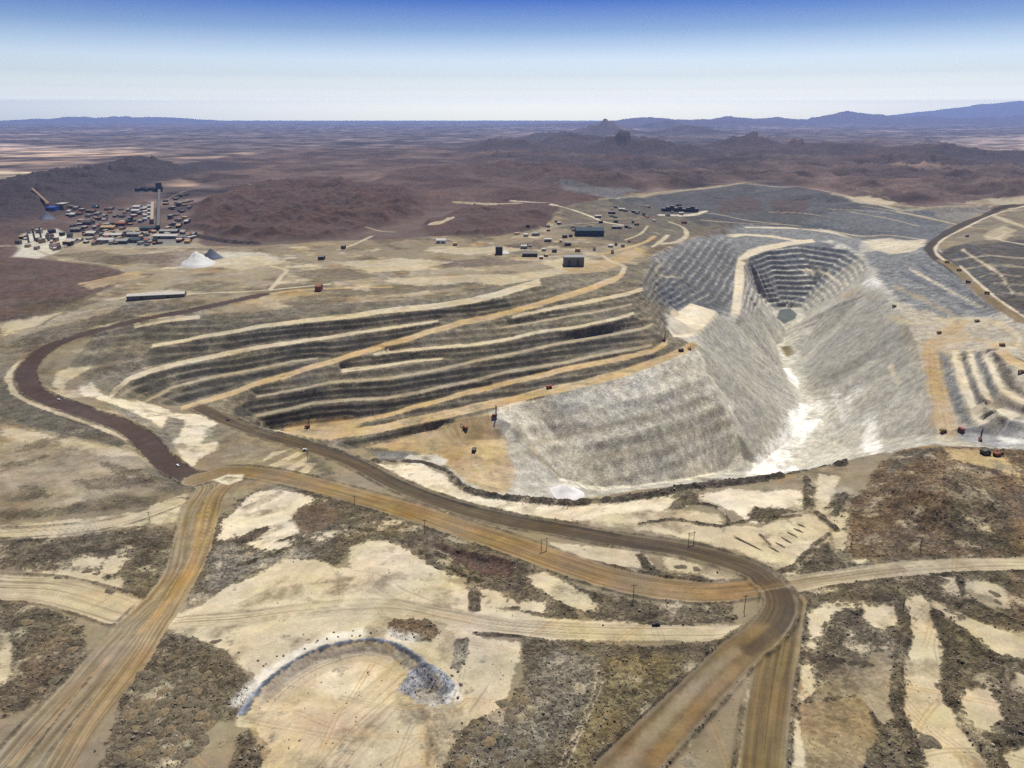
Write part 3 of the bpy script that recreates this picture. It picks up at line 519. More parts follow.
# sand plates
SP = [[(175,612),(200,606),(225,588),(256,576),(283,560),(320,560),(335,568),(352,568),(350,548),(366,541),(386,540),(410,548),(432,566),(470,580),(474,606),(520,612),(545,620),(735,626),(735,640),(700,640),(560,640),(520,636),(478,632),(482,638),(522,642),(518,665),(510,690),(500,708),(470,720),(455,738),(440,775),(256,775),(272,750),(256,728),(238,726),(240,716),(250,700),(258,684),(252,674),(240,668),(228,650),(200,640),(172,630)],
 [(217,540),(222,520),(256,492),(282,488),(318,500),(300,508),(290,520),(258,528),(232,540)],[(226,560),(245,545),(262,535),(284,521),(294,524),(299,532),(276,542),(296,539),(295,546),(283,556),(268,552),(250,549)],
 [(306,540),(338,527),(376,521),(403,521),(396,525),(361,529),(336,536),(318,547)],[(60,562),(85,552),(105,558),(98,568),(75,566)],[(102,568),(112,556),(133,548),(138,554),(120,566),(112,576)],[(25,570),(60,570),(100,574),(105,580),(84,588),(60,578)],[(98,582),(124,576),(130,588),(112,596),(97,588)],
 [(0,630),(12,634),(15,652),(5,684),(0,686)],[(0,528),(140,512),(185,494),(190,505),(176,522),(140,526),(60,537),(0,538)],
 [(371,464),(421,465),(444,474),(461,489),(486,498),(512,500),(562,505),(607,503),(640,493),(690,487),(700,490),(672,505),(650,517),(610,519),(560,522),(512,514),(470,502),(430,490),(395,474)],
 [(690,497),(725,489),(760,490),(800,490),(806,505),(800,513),(775,516),(755,524),(735,512),(712,502)],[(600,515),(640,512),(690,510),(720,515),(725,525),(760,528),(800,515),(830,518),(828,545),(810,572),(790,578),(760,560),(740,550),(700,542),(660,534),(620,528),(590,524)],
 [(828,502),(850,497),(862,520),(882,555),(855,568),(838,564),(832,530)],[(818,475),(838,478),(828,515),(813,513)],[(546,541),(580,545),(640,548),(648,558),(656,569),(610,566),(580,560),(555,550)],[(660,555),(690,562),(720,572),(738,585),(720,587),(700,573),(668,570)],
 [(524,576),(545,572),(562,580),(588,594),(602,611),(585,612),(560,601),(536,590)],[(520,600),(545,602),(555,612),(520,610)],[(480,584),(505,592),(520,606),(478,608)],[(808,614),(830,600),(862,601),(870,608),(840,613),(820,640),(826,652),(812,655)],[(862,606),(895,600),(898,626),(870,632),(858,624)],
 [(903,590),(928,595),(945,632),(940,688),(960,726),(995,775),(926,775),(918,738),(903,714),(904,651),(911,626),(905,608)],[(925,595),(980,622),(1024,634),(1100,640),(1100,664),(1024,661),(993,655),(968,637),(948,622),(933,611)],[(942,576),(955,579),(961,597),(942,597)],
 [(962,580),(1003,582),(1010,600),(1020,615),(985,606),(965,596)],[(958,690),(985,687),(1000,712),(1002,735),(975,728),(962,705)],[(1000,752),(1024,745),(1100,742),(1100,775),(1008,775)],[(792,775),(796,720),(802,722),(812,775)],[(800,665),(815,664),(816,692),(800,702)],[(1005,670),(1040,676),(1040,690),(1012,684)],
 [(866,492),(872,488),(888,492),(880,498),(850,502)],[(990,500),(1030,505),(1100,510),(1100,556),(1020,556),(1012,530)],[(690,700),(708,690),(712,712),(690,745)]]
for i, p in enumerate(SP): area('sandl' if i in (1, 2, 10, 11) else 'sand', p, .06, 0, 'mine_ground', 1.3, 2.2)
area('rubbr', [(293,515),(306,505),(326,504),(341,512),(331,527),(311,535),(301,530)], .5, 0, 'rubble_ground', 2, 2, .8)
area('tanl', [(870,652),(893,640),(896,680),(898,738),(880,722),(858,696)], .1, 0, 'mine_ground', 1.5, 1.5, .8); area((.20,.15,.08), [(800,705),(860,696),(880,735),(860,775),(806,775),(802,730)], .4, 0, 'rubble_ground', 1.2, 1.5, .9)
area('tan', [(815,690),(850,660),(890,662),(885,690),(850,697),(815,702)], .4, 0, 'mine_ground', 2, 2, .7); area('rubble', [(822,640),(835,612),(865,608),(862,630),(870,645),(840,650),(825,655)], 1, 0, 'rubble_ground', 1.5, 2); area('rubble', [(848,664),(860,658),(876,667)], .6, 0, None, 1, 1)
area('rubbr', [(1005,565),(1030,572),(1100,580),(1100,640),(1024,634),(1010,600)], .8, 0, None, 2, 2, .8)
for p in [[(750,519),(752,507),(775,508),(800,511),(775,517),(765,524)],[(793,575),(805,565),(815,549),(828,544),(836,559),(852,560),(853,568),(820,573)],[(804,485),(815,486),(812,512),(803,510)],[(672,508),(676,496),(690,492),(702,497),(688,508)],[(545,549),(560,556),(600,570),(650,580),(712,590),(705,582),(655,572),(610,567),(575,560)],[(826,508),(834,495),(846,492),(840,508)]]: area('rubble', p, .9, 0, 'rubble_ground', 1.5, 2.)
# hill on the near rim
area('rubbr', [(850,560),(846,520),(848,502),(868,490),(880,466),(900,451),(930,446),(1000,449),(1200,455),(1200,560),(1024,558),(950,557),(900,558)], .9, .2, 'rubble_ground', 1.5, 2)
area('rubble', [(955,472),(990,480),(1008,500),(1015,550),(970,552),(948,545),(946,500)], 1, .2, None, 4, 4, .85); area('rubbr', [(880,505),(930,497),(945,520),(910,530),(880,525)], .8, 0, None, 6, 5, .6); area('face', [(885,470),(905,452),(935,447),(940,452),(915,462),(890,475)], .7, 0, None, 3, 2, .7)
area('ochre', [(942,448),(990,451),(1005,460),(1040,488),(1036,496),(1000,470),(985,466),(950,462)], .1, 0, 'mine_ground', 2, 2, .8); area('tan', [(870,492),(905,494),(960,496),(955,500),(900,500)], .2, 0, None, 1.5, 1.5, .6)
# strips of pushed-up rubble
def windrow(pts, w, h=2.2, key='rubble'): 
    global Z
    q = spline(pts); x, y, z = hit(q[:, 0], q[:, 1]); u, v = plane_uv(x, y); s = sub(u.min() - 30, u.max() + 30, v.min() - 30, v.max() + 30)
    d, lat, lon, wk = segdist(X[s], Y[s], np.stack([x, y], 1), False); d = d + 1.6 * gn(X[s] / 11, Y[s] / 11)
    Z[s] += h * (1 - sstep(.1, 1.15, d / (w / 2))) * (.8 + .5 * gn(X[s] / 8 + 4, Y[s] / 8)); mixin(s, sstep(-1, 1, (w / 2 - d) / .8).astype(np.float32), key, .9, 0, 'rubble_ground')
for p, w, *hh in [([(899,605),(904,620),(906,635),(900,655),(896,690),(900,715),(912,745),(918,756)], 9),([(937,614),(943,630),(950,650),(954,680),(950,703)], 11),([(946,622),(970,640),(990,655),(1030,666),(1100,668)], 11),([(967,600),(985,608),(1010,620),(1040,632)], 8),([(959,574),(962,594)], 6),
   ([(376,462),(421,463),(446,472),(463,486),(486,495),(512,498),(562,503),(607,501),(652,495),(690,487),(724,484),(768,478),(840,464)], 17, 4.2, (.062,.052,.036)),([(690,503),(715,507),(728,520),(722,526),(700,524),(672,520),(640,524)], 5),([(728,524),(745,522),(760,518),(800,516)], 5),
   ([(806,500),(808,488),(806,478)], 8),([(815,512),(825,520),(836,530)], 8),([(835,515),(845,495)], 8),([(350,528),(380,533),(410,546),(440,564),(480,582),(500,590)], 7),([(472,580),(474,594),(475,610)], 10),([(300,544),(270,556),(240,566)], 6),([(436,553),(470,568),(512,582)], 3),([(475,633),(520,636),(545,640)], 5),([(640,624),(690,624),(735,618)], 5),
   ([(795,600),(800,630),(800,660)], 6),([(640,555),(655,572),(700,580),(712,588)], 9),([(550,553),(590,567),(640,580),(650,580)], 7),([(770,545),(760,535)], 3),([(780,572),(800,566),(830,562),(852,566)], 8),([(790,572),(812,548),(828,535)], 6),([(980,745),(1024,740),(1080,738)], 8),([(985,745),(1000,768)], 8)]: windrow(p, w, *hh)
windrow([(196,236),(215,240),(235,243),(257,244)], 34, 9, 'hilld')
# quarry in the foreground: a bowl floor under a curved bluish face
BOWL = [(246,714),(250,700),(262,686),(283,667),(310,650),(345,641),(372,638),(395,643),(415,655),(430,668),(445,682),(452,692),(446,702),(432,702),(440,720),(436,775),(270,775),(256,745)]
s, a, sd = area('ochre', BOWL, .1, 0, 'quarry_floor', 1.5, .8, .55)
Z[s] -= np.clip(sd * .9, 0, 7.5) * sstep(420, 445, Y[s])
area('sandl', [(325,670),(350,660),(385,664),(378,690),(345,700),(318,690)], .05, 0, None, 8, 4, .7); area('sand', [(395,705),(415,720),(425,775),(345,775),(370,740)], .1, 0, None, 2, 2, .8)
def band(key, pts, w, op=1., rb=.4, wl=.6, soft=.8, warp=1.):
    q = spline(pts); x, y, z = hit(q[:, 0], q[:, 1]); u, v = plane_uv(x, y); s = sub(u.min() - 30, u.max() + 30, v.min() - 30, v.max() + 30)
    d, lat, lon, wk = segdist(X[s], Y[s], np.stack([x, y], 1), False); mixin(s, (sstep(-1, 1, (w / 2 - d + warp * WN[s] * 2) / soft) * op).astype(np.float32), key, rb, wl, None)
area('tan', [(440,640),(452,630),(462,640),(455,668),(440,662)], .3, 0, None, 4, 3, .5); area('rubgr', [(455,640),(468,637),(468,655),(460,672),(452,668)], .9, 0, None, 1, 1.5, .9); area('rubbr', [(383,630),(395,620),(410,618),(430,622),(440,632),(430,640),(400,640)], 1, 0, 'rubble_ground', 1, 2)
area('tan', [(420,700),(445,712),(455,740),(440,775),(428,740)], .7, 0, None, 3, 3, .7)
band('rubbr', [(395,692),(408,695),(420,708),(427,735),(428,765)], 4, .5); band('ochred', [(392,692),(375,715),(350,745),(335,770)], 3, .6)
road('sand', [(408,680),(385,700),(350,730),(310,775)], 46, 'ochred', 'quarry_floor', False, 0, 2.5, .55, .5); road('sand', [(262,715),(285,690),(320,668),(365,655),(400,665)], 16, 'dust', 'quarry_floor', False, 0, 2.5, .6, .5)
band('slate', [(262,696),(285,677),(312,661),(345,652),(372,650),(392,656),(412,668)], 12, .35, .3, .3, 5, 2)
band('white', [(240,700),(262,678),(285,660),(312,645),(345,635),(380,633),(410,640)], 11, .45, .1, 0, 5, 2)
band('slate', [(242,712),(250,700),(262,686),(283,668),(310,652),(345,642),(372,639),(395,644),(418,658),(440,674),(452,688)], 3.6)
band('blued', [(244,714),(262,687),(283,669),(310,652.5),(345,643),(372,640),(395,645),(420,660)], 2.2, .9)
area('slate', [(398,690),(410,668),(425,662),(440,668),(458,686),(448,702),(434,706),(415,700)], .8, 0, None, 2, 2, .85); area('white', [(444,698),(452,690),(458,684),(462,700),(448,708)], .3, 0, None, 2, 2, .6)
# trench of dark earth below the brown road
s, a, sd = area('hill', [(430,543),(445,545),(470,551),(500,557),(516,563),(512,578),(490,576),(465,566),(445,556)], .6, .3, 'rubble_ground', 1, 1, .9); Z[s] -= np.clip(sd * .8, 0, 6)
s, a, sd = area('tan', [(870,492),(905,480),(950,478),(990,492),(1000,520),(960,535),(900,530)], .9, .2, None, 12, 4, 0.); Z[s] += np.clip(sd, 0, 60) / 60 * 12 + np.clip(sd, 0, 25) / 25 * 13 * (ridged(X[s], Y[s], 75, 3, 91) - .3)
# --- roads of the foreground
road('roadp', [(-60,584),(0,587),(50,590),(95,601),(130,612),(150,612)], 40, 'tan', 'dirt_road', True, 1.2, streak=.3); road('roadp', [(-60,532),(0,533),(80,528),(130,519),(178,502)], 20, 'tan', 'dirt_road', True, .8, streak=.15)
road('roadp', [(150,622),(230,619),(290,612),(350,606),(400,607),(450,617),(500,626),(570,631),(650,633),(738,633)], 19, 'tan', 'dirt_road', True, .5, streak=.25, bank=False)
road('roadp', [(768,590),(800,583),(830,578),(900,569),(960,565),(1024,564),(1150,562)], 22, 'tan', 'dirt_road', True, 1.5, streak=.35)
road('sand', [(9,384),(11,372),(22,362),(50,346),(75,336)], 12, None, 'mine_ground', True, 0, bank=False); road('sand', [(9,380),(18,396),(50,410),(90,424),(125,438)], 9, None, 'mine_ground', True, 1.2, op=.8)
road('maroon', [(262,295),(225,303),(190,311),(150,318),(100,330),(62,342),(40,354),(27,370),(28,383),(38,394),(65,405),(105,419),(135,432),(150,447),(163,460),(178,471),(192,478)], 34, 'roadd', 'haul_road', True, 1.8, streak=.45)
band('roadd', [(240,469),(290,473),(340,486),(400,501),(460,519),(512,537)], 3, .7, .3, 0)
road('roadb', [(200,478),(210,487),(198,508),(190,540),(182,570),(168,592),(148,613),(118,645),(85,685),(45,728),(5,775)], 34, 'dust', 'haul_road', True, 1.5, streak=.75); road('roadb', [(232,480),(215,498),(206,530),(196,560),(180,590),(155,630),(125,675),(90,720),(55,775)], 22, 'ochre', 'haul_road', True, 0, streak=.6, bank=False)
band('ochred', [(200,515),(194,560),(176,592),(140,632)], 8, .6, 0, 0, 3, 1); band('ochred', [(110,655),(70,700),(10,765)], 2, .7, 0, 0, 1, .5); band('rubble', [(90,678),(60,715),(15,775)], 1.6, .8, .3, 0, .8, .8)
road('roadb', [(788,600),(781,640),(772,680),(766,720),(760,780)], 30, 'roadd', 'haul_road', True, 1.8, streak=.6)
road('roadb', [(768,590),(800,583),(830,578),(900,569)], 12, 'dust', 'haul_road', True, 0, 2, .5, .5, bank=False)
road('roadb', [(196,480),(226,472),(255,473),(290,479),(340,492),(400,508),(460,528),(512,545),(560,562),(610,578),(660,588),(705,592,.9),(745,590,.75),(778,588,.7)], 36, 'ochred', 'haul_road', True, 2., streak=.6)
road('roadd', [(200,408),(225,420),(260,433),(300,444),(340,457),(365,468),(400,486),(450,505),(512,521),(560,529),(620,540),(680,549),(720,559),(752,571),(774,588),(780,608),(766,631),(735,656,1.05),(700,692,1.1),(660,732,1.15),(620,775,1.2)], 29, 'roadb', 'haul_road', True, 2.2, streak=.5)
band('roadb', [(720,592),(750,590),(785,584),(830,577)], 7, .45, 0, 0, 2, .8); band('dust', [(735,594),(765,590),(800,584),(840,576)], 2, .5, 0, 0, 1, .8)
band('roadb', [(764,633),(735,657),(700,693),(660,733),(618,775)], 27, .75, 0, 0, 5, 1); band('dust', [(735,650),(690,692),(650,735),(612,775)], 7, .35, 0, 0, 3, 1.2); band('faced', [(256,427),(300,439),(340,452),(366,463),(400,481),(450,500),(512,516),(560,524),(620,535)], 3.5, .8, .4, .3, 1, .6)  # the last, dark band paints the berm's shadow along the haul road's far edge
band('roadd', [(785,592),(786,612),(776,630),(750,650)], 12, .75, 0, 0, 3, 1); band('ochred', [(735,668),(700,705),(655,760)], 8, .3, 0, 0, 3, 1); band('sand', [(748,690),(742,730),(738,768)], 2, .7, 0, 0, 1, 1); band('dust', [(696,688),(650,738),(625,770)], 9, .3, 0, 0, 3, 1)
area('sandl', [(213,480),(228,474),(244,474),(243,480),(228,485)], 0, 0, None, 1, .5); area('roadb', [(222,479),(230,476),(238,478),(230,482)], 0, 0, None, 1, .3, .5)
for p in [[(600,668),(602,690),(590,715),(578,745),(562,775),(556,775),(570,740),(585,712),(594,690)]]: area('sand', p, .3, 0, None, 2, 2, .7)
for p in [[(372,585),(400,600),(430,608),(460,613)],[(350,570),(380,575),(405,590),(440,604),(462,611)]]: band('rubgr', p, 1.2, .6, 0, 0, .8, .4)
band('rubgr', [(470,712),(485,690),(497,668)], 1.2, .6, 0, 0, .8, .4)
# --- mottling of the near ground: sand pockets in the rubble, clods and grime on the sand, tan drifts
t = fbm(X, Y, 34, 4, 71, .6); nr = sstep(2200, 1200, D) * (zone != 4) * (zone != 5)
mixin(np.s_[:, :], (sstep(.16, .36, t) * nr * (rub > .6) * .5 * (1 - wall)).astype(np.float32), 'sand', .3, None, None)
mixin(np.s_[:, :], (sstep(.2, .42, -t) * nr * (rub > .6) * .5 * (1 - wall)).astype(np.float32), 'faced', 1., None, None)
t = fbm(X, Y, 60, 5, 72, .62); sandy = (rub < .3) * nr * (1 - wall)
mixin(np.s_[:, :], (sstep(.06, .4, t) * sandy * .8).astype(np.float32), 'tan', .35, None, None)
t = fbm(X, Y, 26, 5, 73, .7); mixin(np.s_[:, :], (sstep(.26, .46, t) * sandy * .6).astype(np.float32), 'rubgr', .8, None, None)
def blur(a, ry, rx):
    for ax, q in ((0, ry), (1, rx)):
        p = np.pad(a, [(q + 1, q) if e == ax else (0, 0) for e in (0, 1)], mode='edge').cumsum(ax, dtype=np.float64)
        a = (np.take(p, range(2 * q + 1, p.shape[ax]), ax) - np.take(p, range(0, p.shape[ax] - 2 * q - 1), ax)) / (2 * q + 1)
    return a
B = blur(blur(rub * (rub > .5), 10, 11), 8, 9); t = .5 + .5 * fbm(X, Y, 9, 3, 74, .7)
mixin(np.s_[:, :], (sstep(.0, .12, B * 1.3 - t) * (rub < .5) * nr * (1 - wall) * .85).astype(np.float32), 'rubble', .9, None, None)
rs = np.random.RandomState(11)
for k in range(90):
    cx, cy = rs.uniform(0, 1024), rs.uniform(500, 768); x, y, z = hit([cx], [cy]); a0 = rs.uniform(0, 6.28); cv = rs.uniform(-.012, .012); pts = [(x[0], y[0])]
    for q in range(14): pts.append((pts[-1][0] + 7 * math.cos(a0), pts[-1][1] + 7 * math.sin(a0))); a0 += cv * 7
    P = np.array(pts); u, v = plane_uv(P[:, 0], P[:, 1]); s = sub(u.min() - 5, u.max() + 5, v.min() - 5, v.max() + 5); d, lat, lon, wk = segdist(X[s], Y[s], P, False)
    a = (sstep(1.0, .3, np.abs(np.abs(lat) - 1.6)) * (d < 3.2) * (rub[s] < .35) * (zone[s] != 4)) * rs.uniform(.25, .55); mixin(s, a.astype(np.float32), 'ochred' if k % 2 else 'tan', None, None, None)
# --- real relief: rubble mounds, gullied walls, terraced benches
near = sstep(2200, 900, D)
m1 = ridged(X, Y, 17, 2, 51); m2 = fbm(X, Y, 5.5, 2, 52)
Z += rub * near * ((m1 - .3) * 2.6 + m2 * 1.1) * (1 - wall)
Z += (fbm(X, Y, 45, 3, 53) * .9 * near * (1 - np.clip(rub * 1.2, 0, 1))) * (zone != 4) * (zone != 5)
Z += wall * (fbm(X, Y, 38, 3, 54) * 1.5 + fbm(X, Y, 11, 2, 55) * .7) * sstep(3600, 1500, D)
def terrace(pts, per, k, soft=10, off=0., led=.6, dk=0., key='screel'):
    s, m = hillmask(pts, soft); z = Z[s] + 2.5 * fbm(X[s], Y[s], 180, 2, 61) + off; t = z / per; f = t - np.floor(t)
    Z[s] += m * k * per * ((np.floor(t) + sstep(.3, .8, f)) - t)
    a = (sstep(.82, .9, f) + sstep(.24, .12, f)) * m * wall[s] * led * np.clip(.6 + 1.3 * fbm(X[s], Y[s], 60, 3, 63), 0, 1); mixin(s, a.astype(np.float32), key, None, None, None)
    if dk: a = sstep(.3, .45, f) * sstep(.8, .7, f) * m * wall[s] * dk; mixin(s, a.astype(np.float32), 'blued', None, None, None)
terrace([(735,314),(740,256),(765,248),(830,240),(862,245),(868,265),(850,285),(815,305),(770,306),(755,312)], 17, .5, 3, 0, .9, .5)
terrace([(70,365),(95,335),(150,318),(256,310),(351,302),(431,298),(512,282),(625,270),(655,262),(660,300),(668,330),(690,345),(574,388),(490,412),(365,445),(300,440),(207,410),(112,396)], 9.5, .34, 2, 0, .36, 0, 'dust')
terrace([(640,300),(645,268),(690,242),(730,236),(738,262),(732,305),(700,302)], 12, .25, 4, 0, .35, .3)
terrace([(520,412),(574,394),(690,350),(712,378),(735,410),(735,440),(700,472),(640,485),(570,480)], 27, .12, 6)
# ------------------------------------------------------------------ shaders
def nt(mat): mat.use_nodes = True; t = mat.node_tree; t.nodes.clear(); return t
def node(t, kind, **kw):
    n = t.nodes.new(kind)
    for k, v in kw.items():
        if k.startswith('i_'): n.inputs[k[2:].replace('_', ' ')].default_value = v
        else: setattr(n, k, v)
    return n
def ground_material():
    m = bpy.data.materials.new('ground_soil'); t = nt(m); L = t.links.new
    out = node(t, 'ShaderNodeOutputMaterial'); bs = node(t, 'ShaderNodeBsdfPrincipled'); L(bs.outputs[0], out.inputs[0])
    bs.inputs['Roughness'].default_value = .95; bs.inputs['Specular IOR Level'].default_value = .12
    at = node(t, 'ShaderNodeAttribute', attribute_name='soil'); ar = node(t, 'ShaderNodeAttribute', attribute_name='rub'); aw = node(t, 'ShaderNodeAttribute', attribute_name='wall')
    tc = node(t, 'ShaderNodeTexCoord')
    def noise(scale, det, rough=.6, mapping=None):
        n = node(t, 'ShaderNodeTexNoise'); n.inputs['Scale'].default_value = scale; n.inputs['Detail'].default_value = det; n.inputs['Roughness'].default_value = rough
        if mapping:
            mp = node(t, 'ShaderNodeMapping'); mp.inputs['Scale'].default_value = mapping; L(tc.outputs['Object'], mp.inputs[0]); L(mp.outputs[0], n.inputs['Vector'])
        else: L(tc.outputs['Object'], n.inputs['Vector'])
        return n
    def rng(src, a, b, c, d):
        r = node(t, 'ShaderNodeMapRange'); L(src, r.inputs[0]); r.inputs[1].default_value = a; r.inputs[2].default_value = b; r.inputs[3].default_value = c; r.inputs[4].default_value = d; return r.outputs[0]
    def mth(op, a, b):
        n = node(t, 'ShaderNodeMath', operation=op)
        for i, q in enumerate((a, b)):
            if isinstance(q, (int, float)): n.inputs[i].default_value = q
            else: L(q, n.inputs[i])
        return n.outputs[0]
    big = noise(.006, 5); mid = noise(.05, 5, .65); fine = noise(.45, 4, .7); streak = noise(1, 7, .72, (.075, .075, .04))
    vor = node(t, 'ShaderNodeTexVoronoi'); vor.inputs['Scale'].default_value = .42; L(tc.outputs['Object'], vor.inputs['Vector'])
    bigf = rng(big.outputs[0], .25, .75, .78, 1.22); midf = rng(mid.outputs[0], .25, .75, .76, 1.24); finef = rng(fine.outputs[0], .25, .75, .84, 1.16)
    sepc = node(t, 'ShaderNodeSeparateColor'); L(vor.outputs['Color'], sepc.inputs[0])
    rock = rng(sepc.outputs[0], 0, 1, .5, 1.6); rock = mth('ADD', mth('MULTIPLY', mth('SUBTRACT', rock, 1.), ar.outputs['Fac']), 1.)
    strk = rng(streak.outputs[0], .3, .7, .78, 1.22); strk = mth('ADD', mth('MULTIPLY', mth('SUBTRACT', strk, 1.), aw.outputs['Fac']), 1.)
    rm = rng(mid.outputs[0], .35, .65, .6, 1.4); rm = mth('ADD', mth('MULTIPLY', mth('SUBTRACT', rm, 1.), ar.outputs['Fac']), 1.)
    f = mth('MULTIPLY', mth('MULTIPLY', mth('MULTIPLY', bigf, midf), mth('MULTIPLY', finef, rock)), mth('MULTIPLY', strk, rm))
    mx = node(t, 'ShaderNodeVectorMath', operation='SCALE'); L(at.outputs['Color'], mx.inputs[0]); L(f, mx.inputs['Scale'])
    # slight warm / cool drift of the soil
    hs = node(t, 'ShaderNodeHueSaturation'); L(mx.outputs[0], hs.inputs['Color']); L(rng(noise(.011, 3).outputs[0], .3, .7, .8, 1.2), hs.inputs['Saturation']); L(rng(noise(.02, 3).outputs[0], .3, .7, .488, .512), hs.inputs['Hue'])
    L(hs.outputs[0], bs.inputs['Base Color'])
    hgt = mth('ADD', mth('MULTIPLY', fine.outputs[0], mth('ADD', mth('MULTIPLY', ar.outputs['Fac'], 1.4), .35)), mth('MULTIPLY', mth('MULTIPLY', vor.outputs['Distance'], ar.outputs['Fac']), -.8))
    hgt = mth('ADD', hgt, mth('MULTIPLY', mth('MULTIPLY', streak.outputs[0], aw.outputs['Fac']), 1.4))
    bp = node(t, 'ShaderNodeBump'); bp.inputs['Strength'].default_value = .7; bp.inputs['Distance'].default_value = 1.0; L(hgt, bp.inputs['Height']); L(bp.outputs[0], bs.inputs['Normal'])
    return m
GM = ground_material()

# ------------------------------------------------------------------ terrain meshes, one per kind of setting
def build_terrain():
    zq = zone[:-1, :-1].ravel(); idx = np.arange(NV * NU).reshape(NV, NU)
    a, b, c, d = idx[:-1, :-1].ravel(), idx[:-1, 1:].ravel(), idx[1:, 1:].ravel(), idx[1:, :-1].ravel()
    P = np.stack([X.ravel(), Y.ravel(), Z.ravel()], 1).astype(np.float32); cf = np.clip(col.reshape(-1, 3), 0, 1)
    for k, name in enumerate(ZN):
        m = zq == k
        if not m.any(): continue
        q = np.stack([d[m], c[m], b[m], a[m]], 1); used, inv = np.unique(q, return_inverse=True); nf = len(q); nv = len(used)
        me = bpy.data.meshes.new(name); me.vertices.add(nv); me.vertices.foreach_set('co', P[used].ravel())
        me.loops.add(nf * 4); me.loops.foreach_set('vertex_index', inv.ravel().astype(np.int32)); me.polygons.add(nf)
        me.polygons.foreach_set('loop_start', np.arange(nf, dtype=np.int32) * 4)
        me.update(calc_edges=True); me.polygons.foreach_set('use_smooth', np.ones(nf, bool))
        at = me.attributes.new('soil', 'FLOAT_COLOR', 'POINT'); cc = np.ones((nv, 4), np.float32); cc[:, :3] = cf[used]; at.data.foreach_set('color', cc.ravel())
        for nm, arr in (('rub', rub), ('wall', wall)):
            at = me.attributes.new(nm, 'FLOAT', 'POINT'); at.data.foreach_set('value', np.clip(arr.ravel()[used], 0, 1).astype(np.float32))
        o = bpy.data.objects.new(name, me); C.objects.link(o); o['kind'] = 'structure'; me.materials.append(GM)
build_terrain()

# ------------------------------------------------------------------ light, sky, air
SUN_EL, SUN_AZ = math.radians(65), math.radians(14)        # azimuth clockwise from the view direction
sl = bpy.data.lights.new('sun', 'SUN'); sl.energy = 5.0; sl.angle = math.radians(.53); sl.color = (1, .965, .885)
so = bpy.data.objects.new('sun', sl); C.objects.link(so); so.location = (0, 0, 1000)
sd = Vector((math.sin(SUN_AZ) * math.cos(SUN_EL), math.cos(SUN_AZ) * math.cos(SUN_EL), math.sin(SUN_EL)))
so.rotation_euler = (-sd).to_track_quat('-Z', 'Y').to_euler()
wd = bpy.data.worlds.new('World'); bpy.context.scene.world = wd; wd.use_nodes = True; t = wd.node_tree; t.nodes.clear(); L = t.links.new
wo = node(t, 'ShaderNodeOutputWorld'); bg = node(t, 'ShaderNodeBackground'); L(bg.outputs[0], wo.inputs[0]); bg.inputs[1].default_value = .06
sk = node(t, 'ShaderNodeTexSky', sky_type='NISHITA', sun_disc=False, sun_elevation=SUN_EL, sun_rotation=SUN_AZ, altitude=600, air_density=1., dust_density=1.6, ozone_density=2.)
tc = node(t, 'ShaderNodeTexCoord'); sx = node(t, 'ShaderNodeSeparateXYZ'); L(tc.outputs['Generated'], sx.inputs[0])
# the sky deepens to blue quickly above the dusty horizon
mp = node(t, 'ShaderNodeMapRange'); L(sx.outputs['Z'], mp.inputs[0]); mp.inputs[1].default_value = 0; mp.inputs[2].default_value = .19; mp.inputs[3].default_value = 0.; mp.inputs[4].default_value = 1.
rp = node(t, 'ShaderNodeValToRGB'); L(mp.outputs[0], rp.inputs[0]); e = rp.color_ramp.elements
e[0].position = 0; e[0].color = (11., 11.2, 8.2, 1); e[1].position = 1; e[1].color = (.0, .085, .62, 1)
for ps, cc in ((.06, (9.6, 9.6, 7.4)), (.098, (8.2, 8.1, 6.5)), (.118, (5.9, 5.8, 4.8)), (.138, (4.9, 4.75, 4.0)), (.17, (3.7, 3.55, 3.1)), (.25, (2.5, 2.4, 2.25)), (.34, (2.2, 2.15, 2.15)), (.52, (.80, 1.0, 1.35)), (.70, (.08, .32, 1.0)), (.85, (.01, .15, .80))):
    q = e.new(ps); q.color = (*cc, 1)
mu = node(t, 'ShaderNodeMix', data_type='RGBA', blend_type='MULTIPLY'); mu.inputs[0].default_value = 1.; L(sk.outputs[0], mu.inputs[6]); L(rp.outputs[0], mu.inputs[7]); L(mu.outputs[2], bg.inputs[0])
def haze():
    x0, x1, y0, y1, z0, z1 = -130000, 130000, -600, 88000, -330, 2050
    me = bpy.data.meshes.new('haze'); bm = bmesh.new(); bmesh.ops.create_cube(bm, size=1)
    for v in bm.verts: v.co = Vector((x0 if v.co.x < 0 else x1, y0 if v.co.y < 0 else y1, z0 if v.co.z < 0 else z1))
    bm.to_mesh(me); bm.free(); o = bpy.data.objects.new('haze', me); C.objects.link(o); o['kind'] = 'stuff'
    m = bpy.data.materials.new('haze_air'); t = nt(m); out = node(t, 'ShaderNodeOutputMaterial'); pv = node(t, 'ShaderNodeVolumePrincipled'); t.links.new(pv.outputs[0], out.inputs['Volume'])
    pv.inputs['Color'].default_value = (.38, .53, 1., 1); pv.inputs['Density'].default_value = HAZE; pv.inputs['Anisotropy'].default_value = .2
    me.materials.append(m)
HAZE = 2.0e-5
haze()
sc = bpy.context.scene
sc.view_settings.view_transform = 'Standard'; sc.view_settings.look = 'None'; sc.view_settings.gamma = 1; sc.view_settings.exposure = 0.36; sc.view_settings.use_curve_mapping = False
sc.cycles.use_denoising = False; sc.cycles.max_bounces = 4; sc.cycles.volume_bounces = 0; sc.cycles.use_adaptive_sampling = True
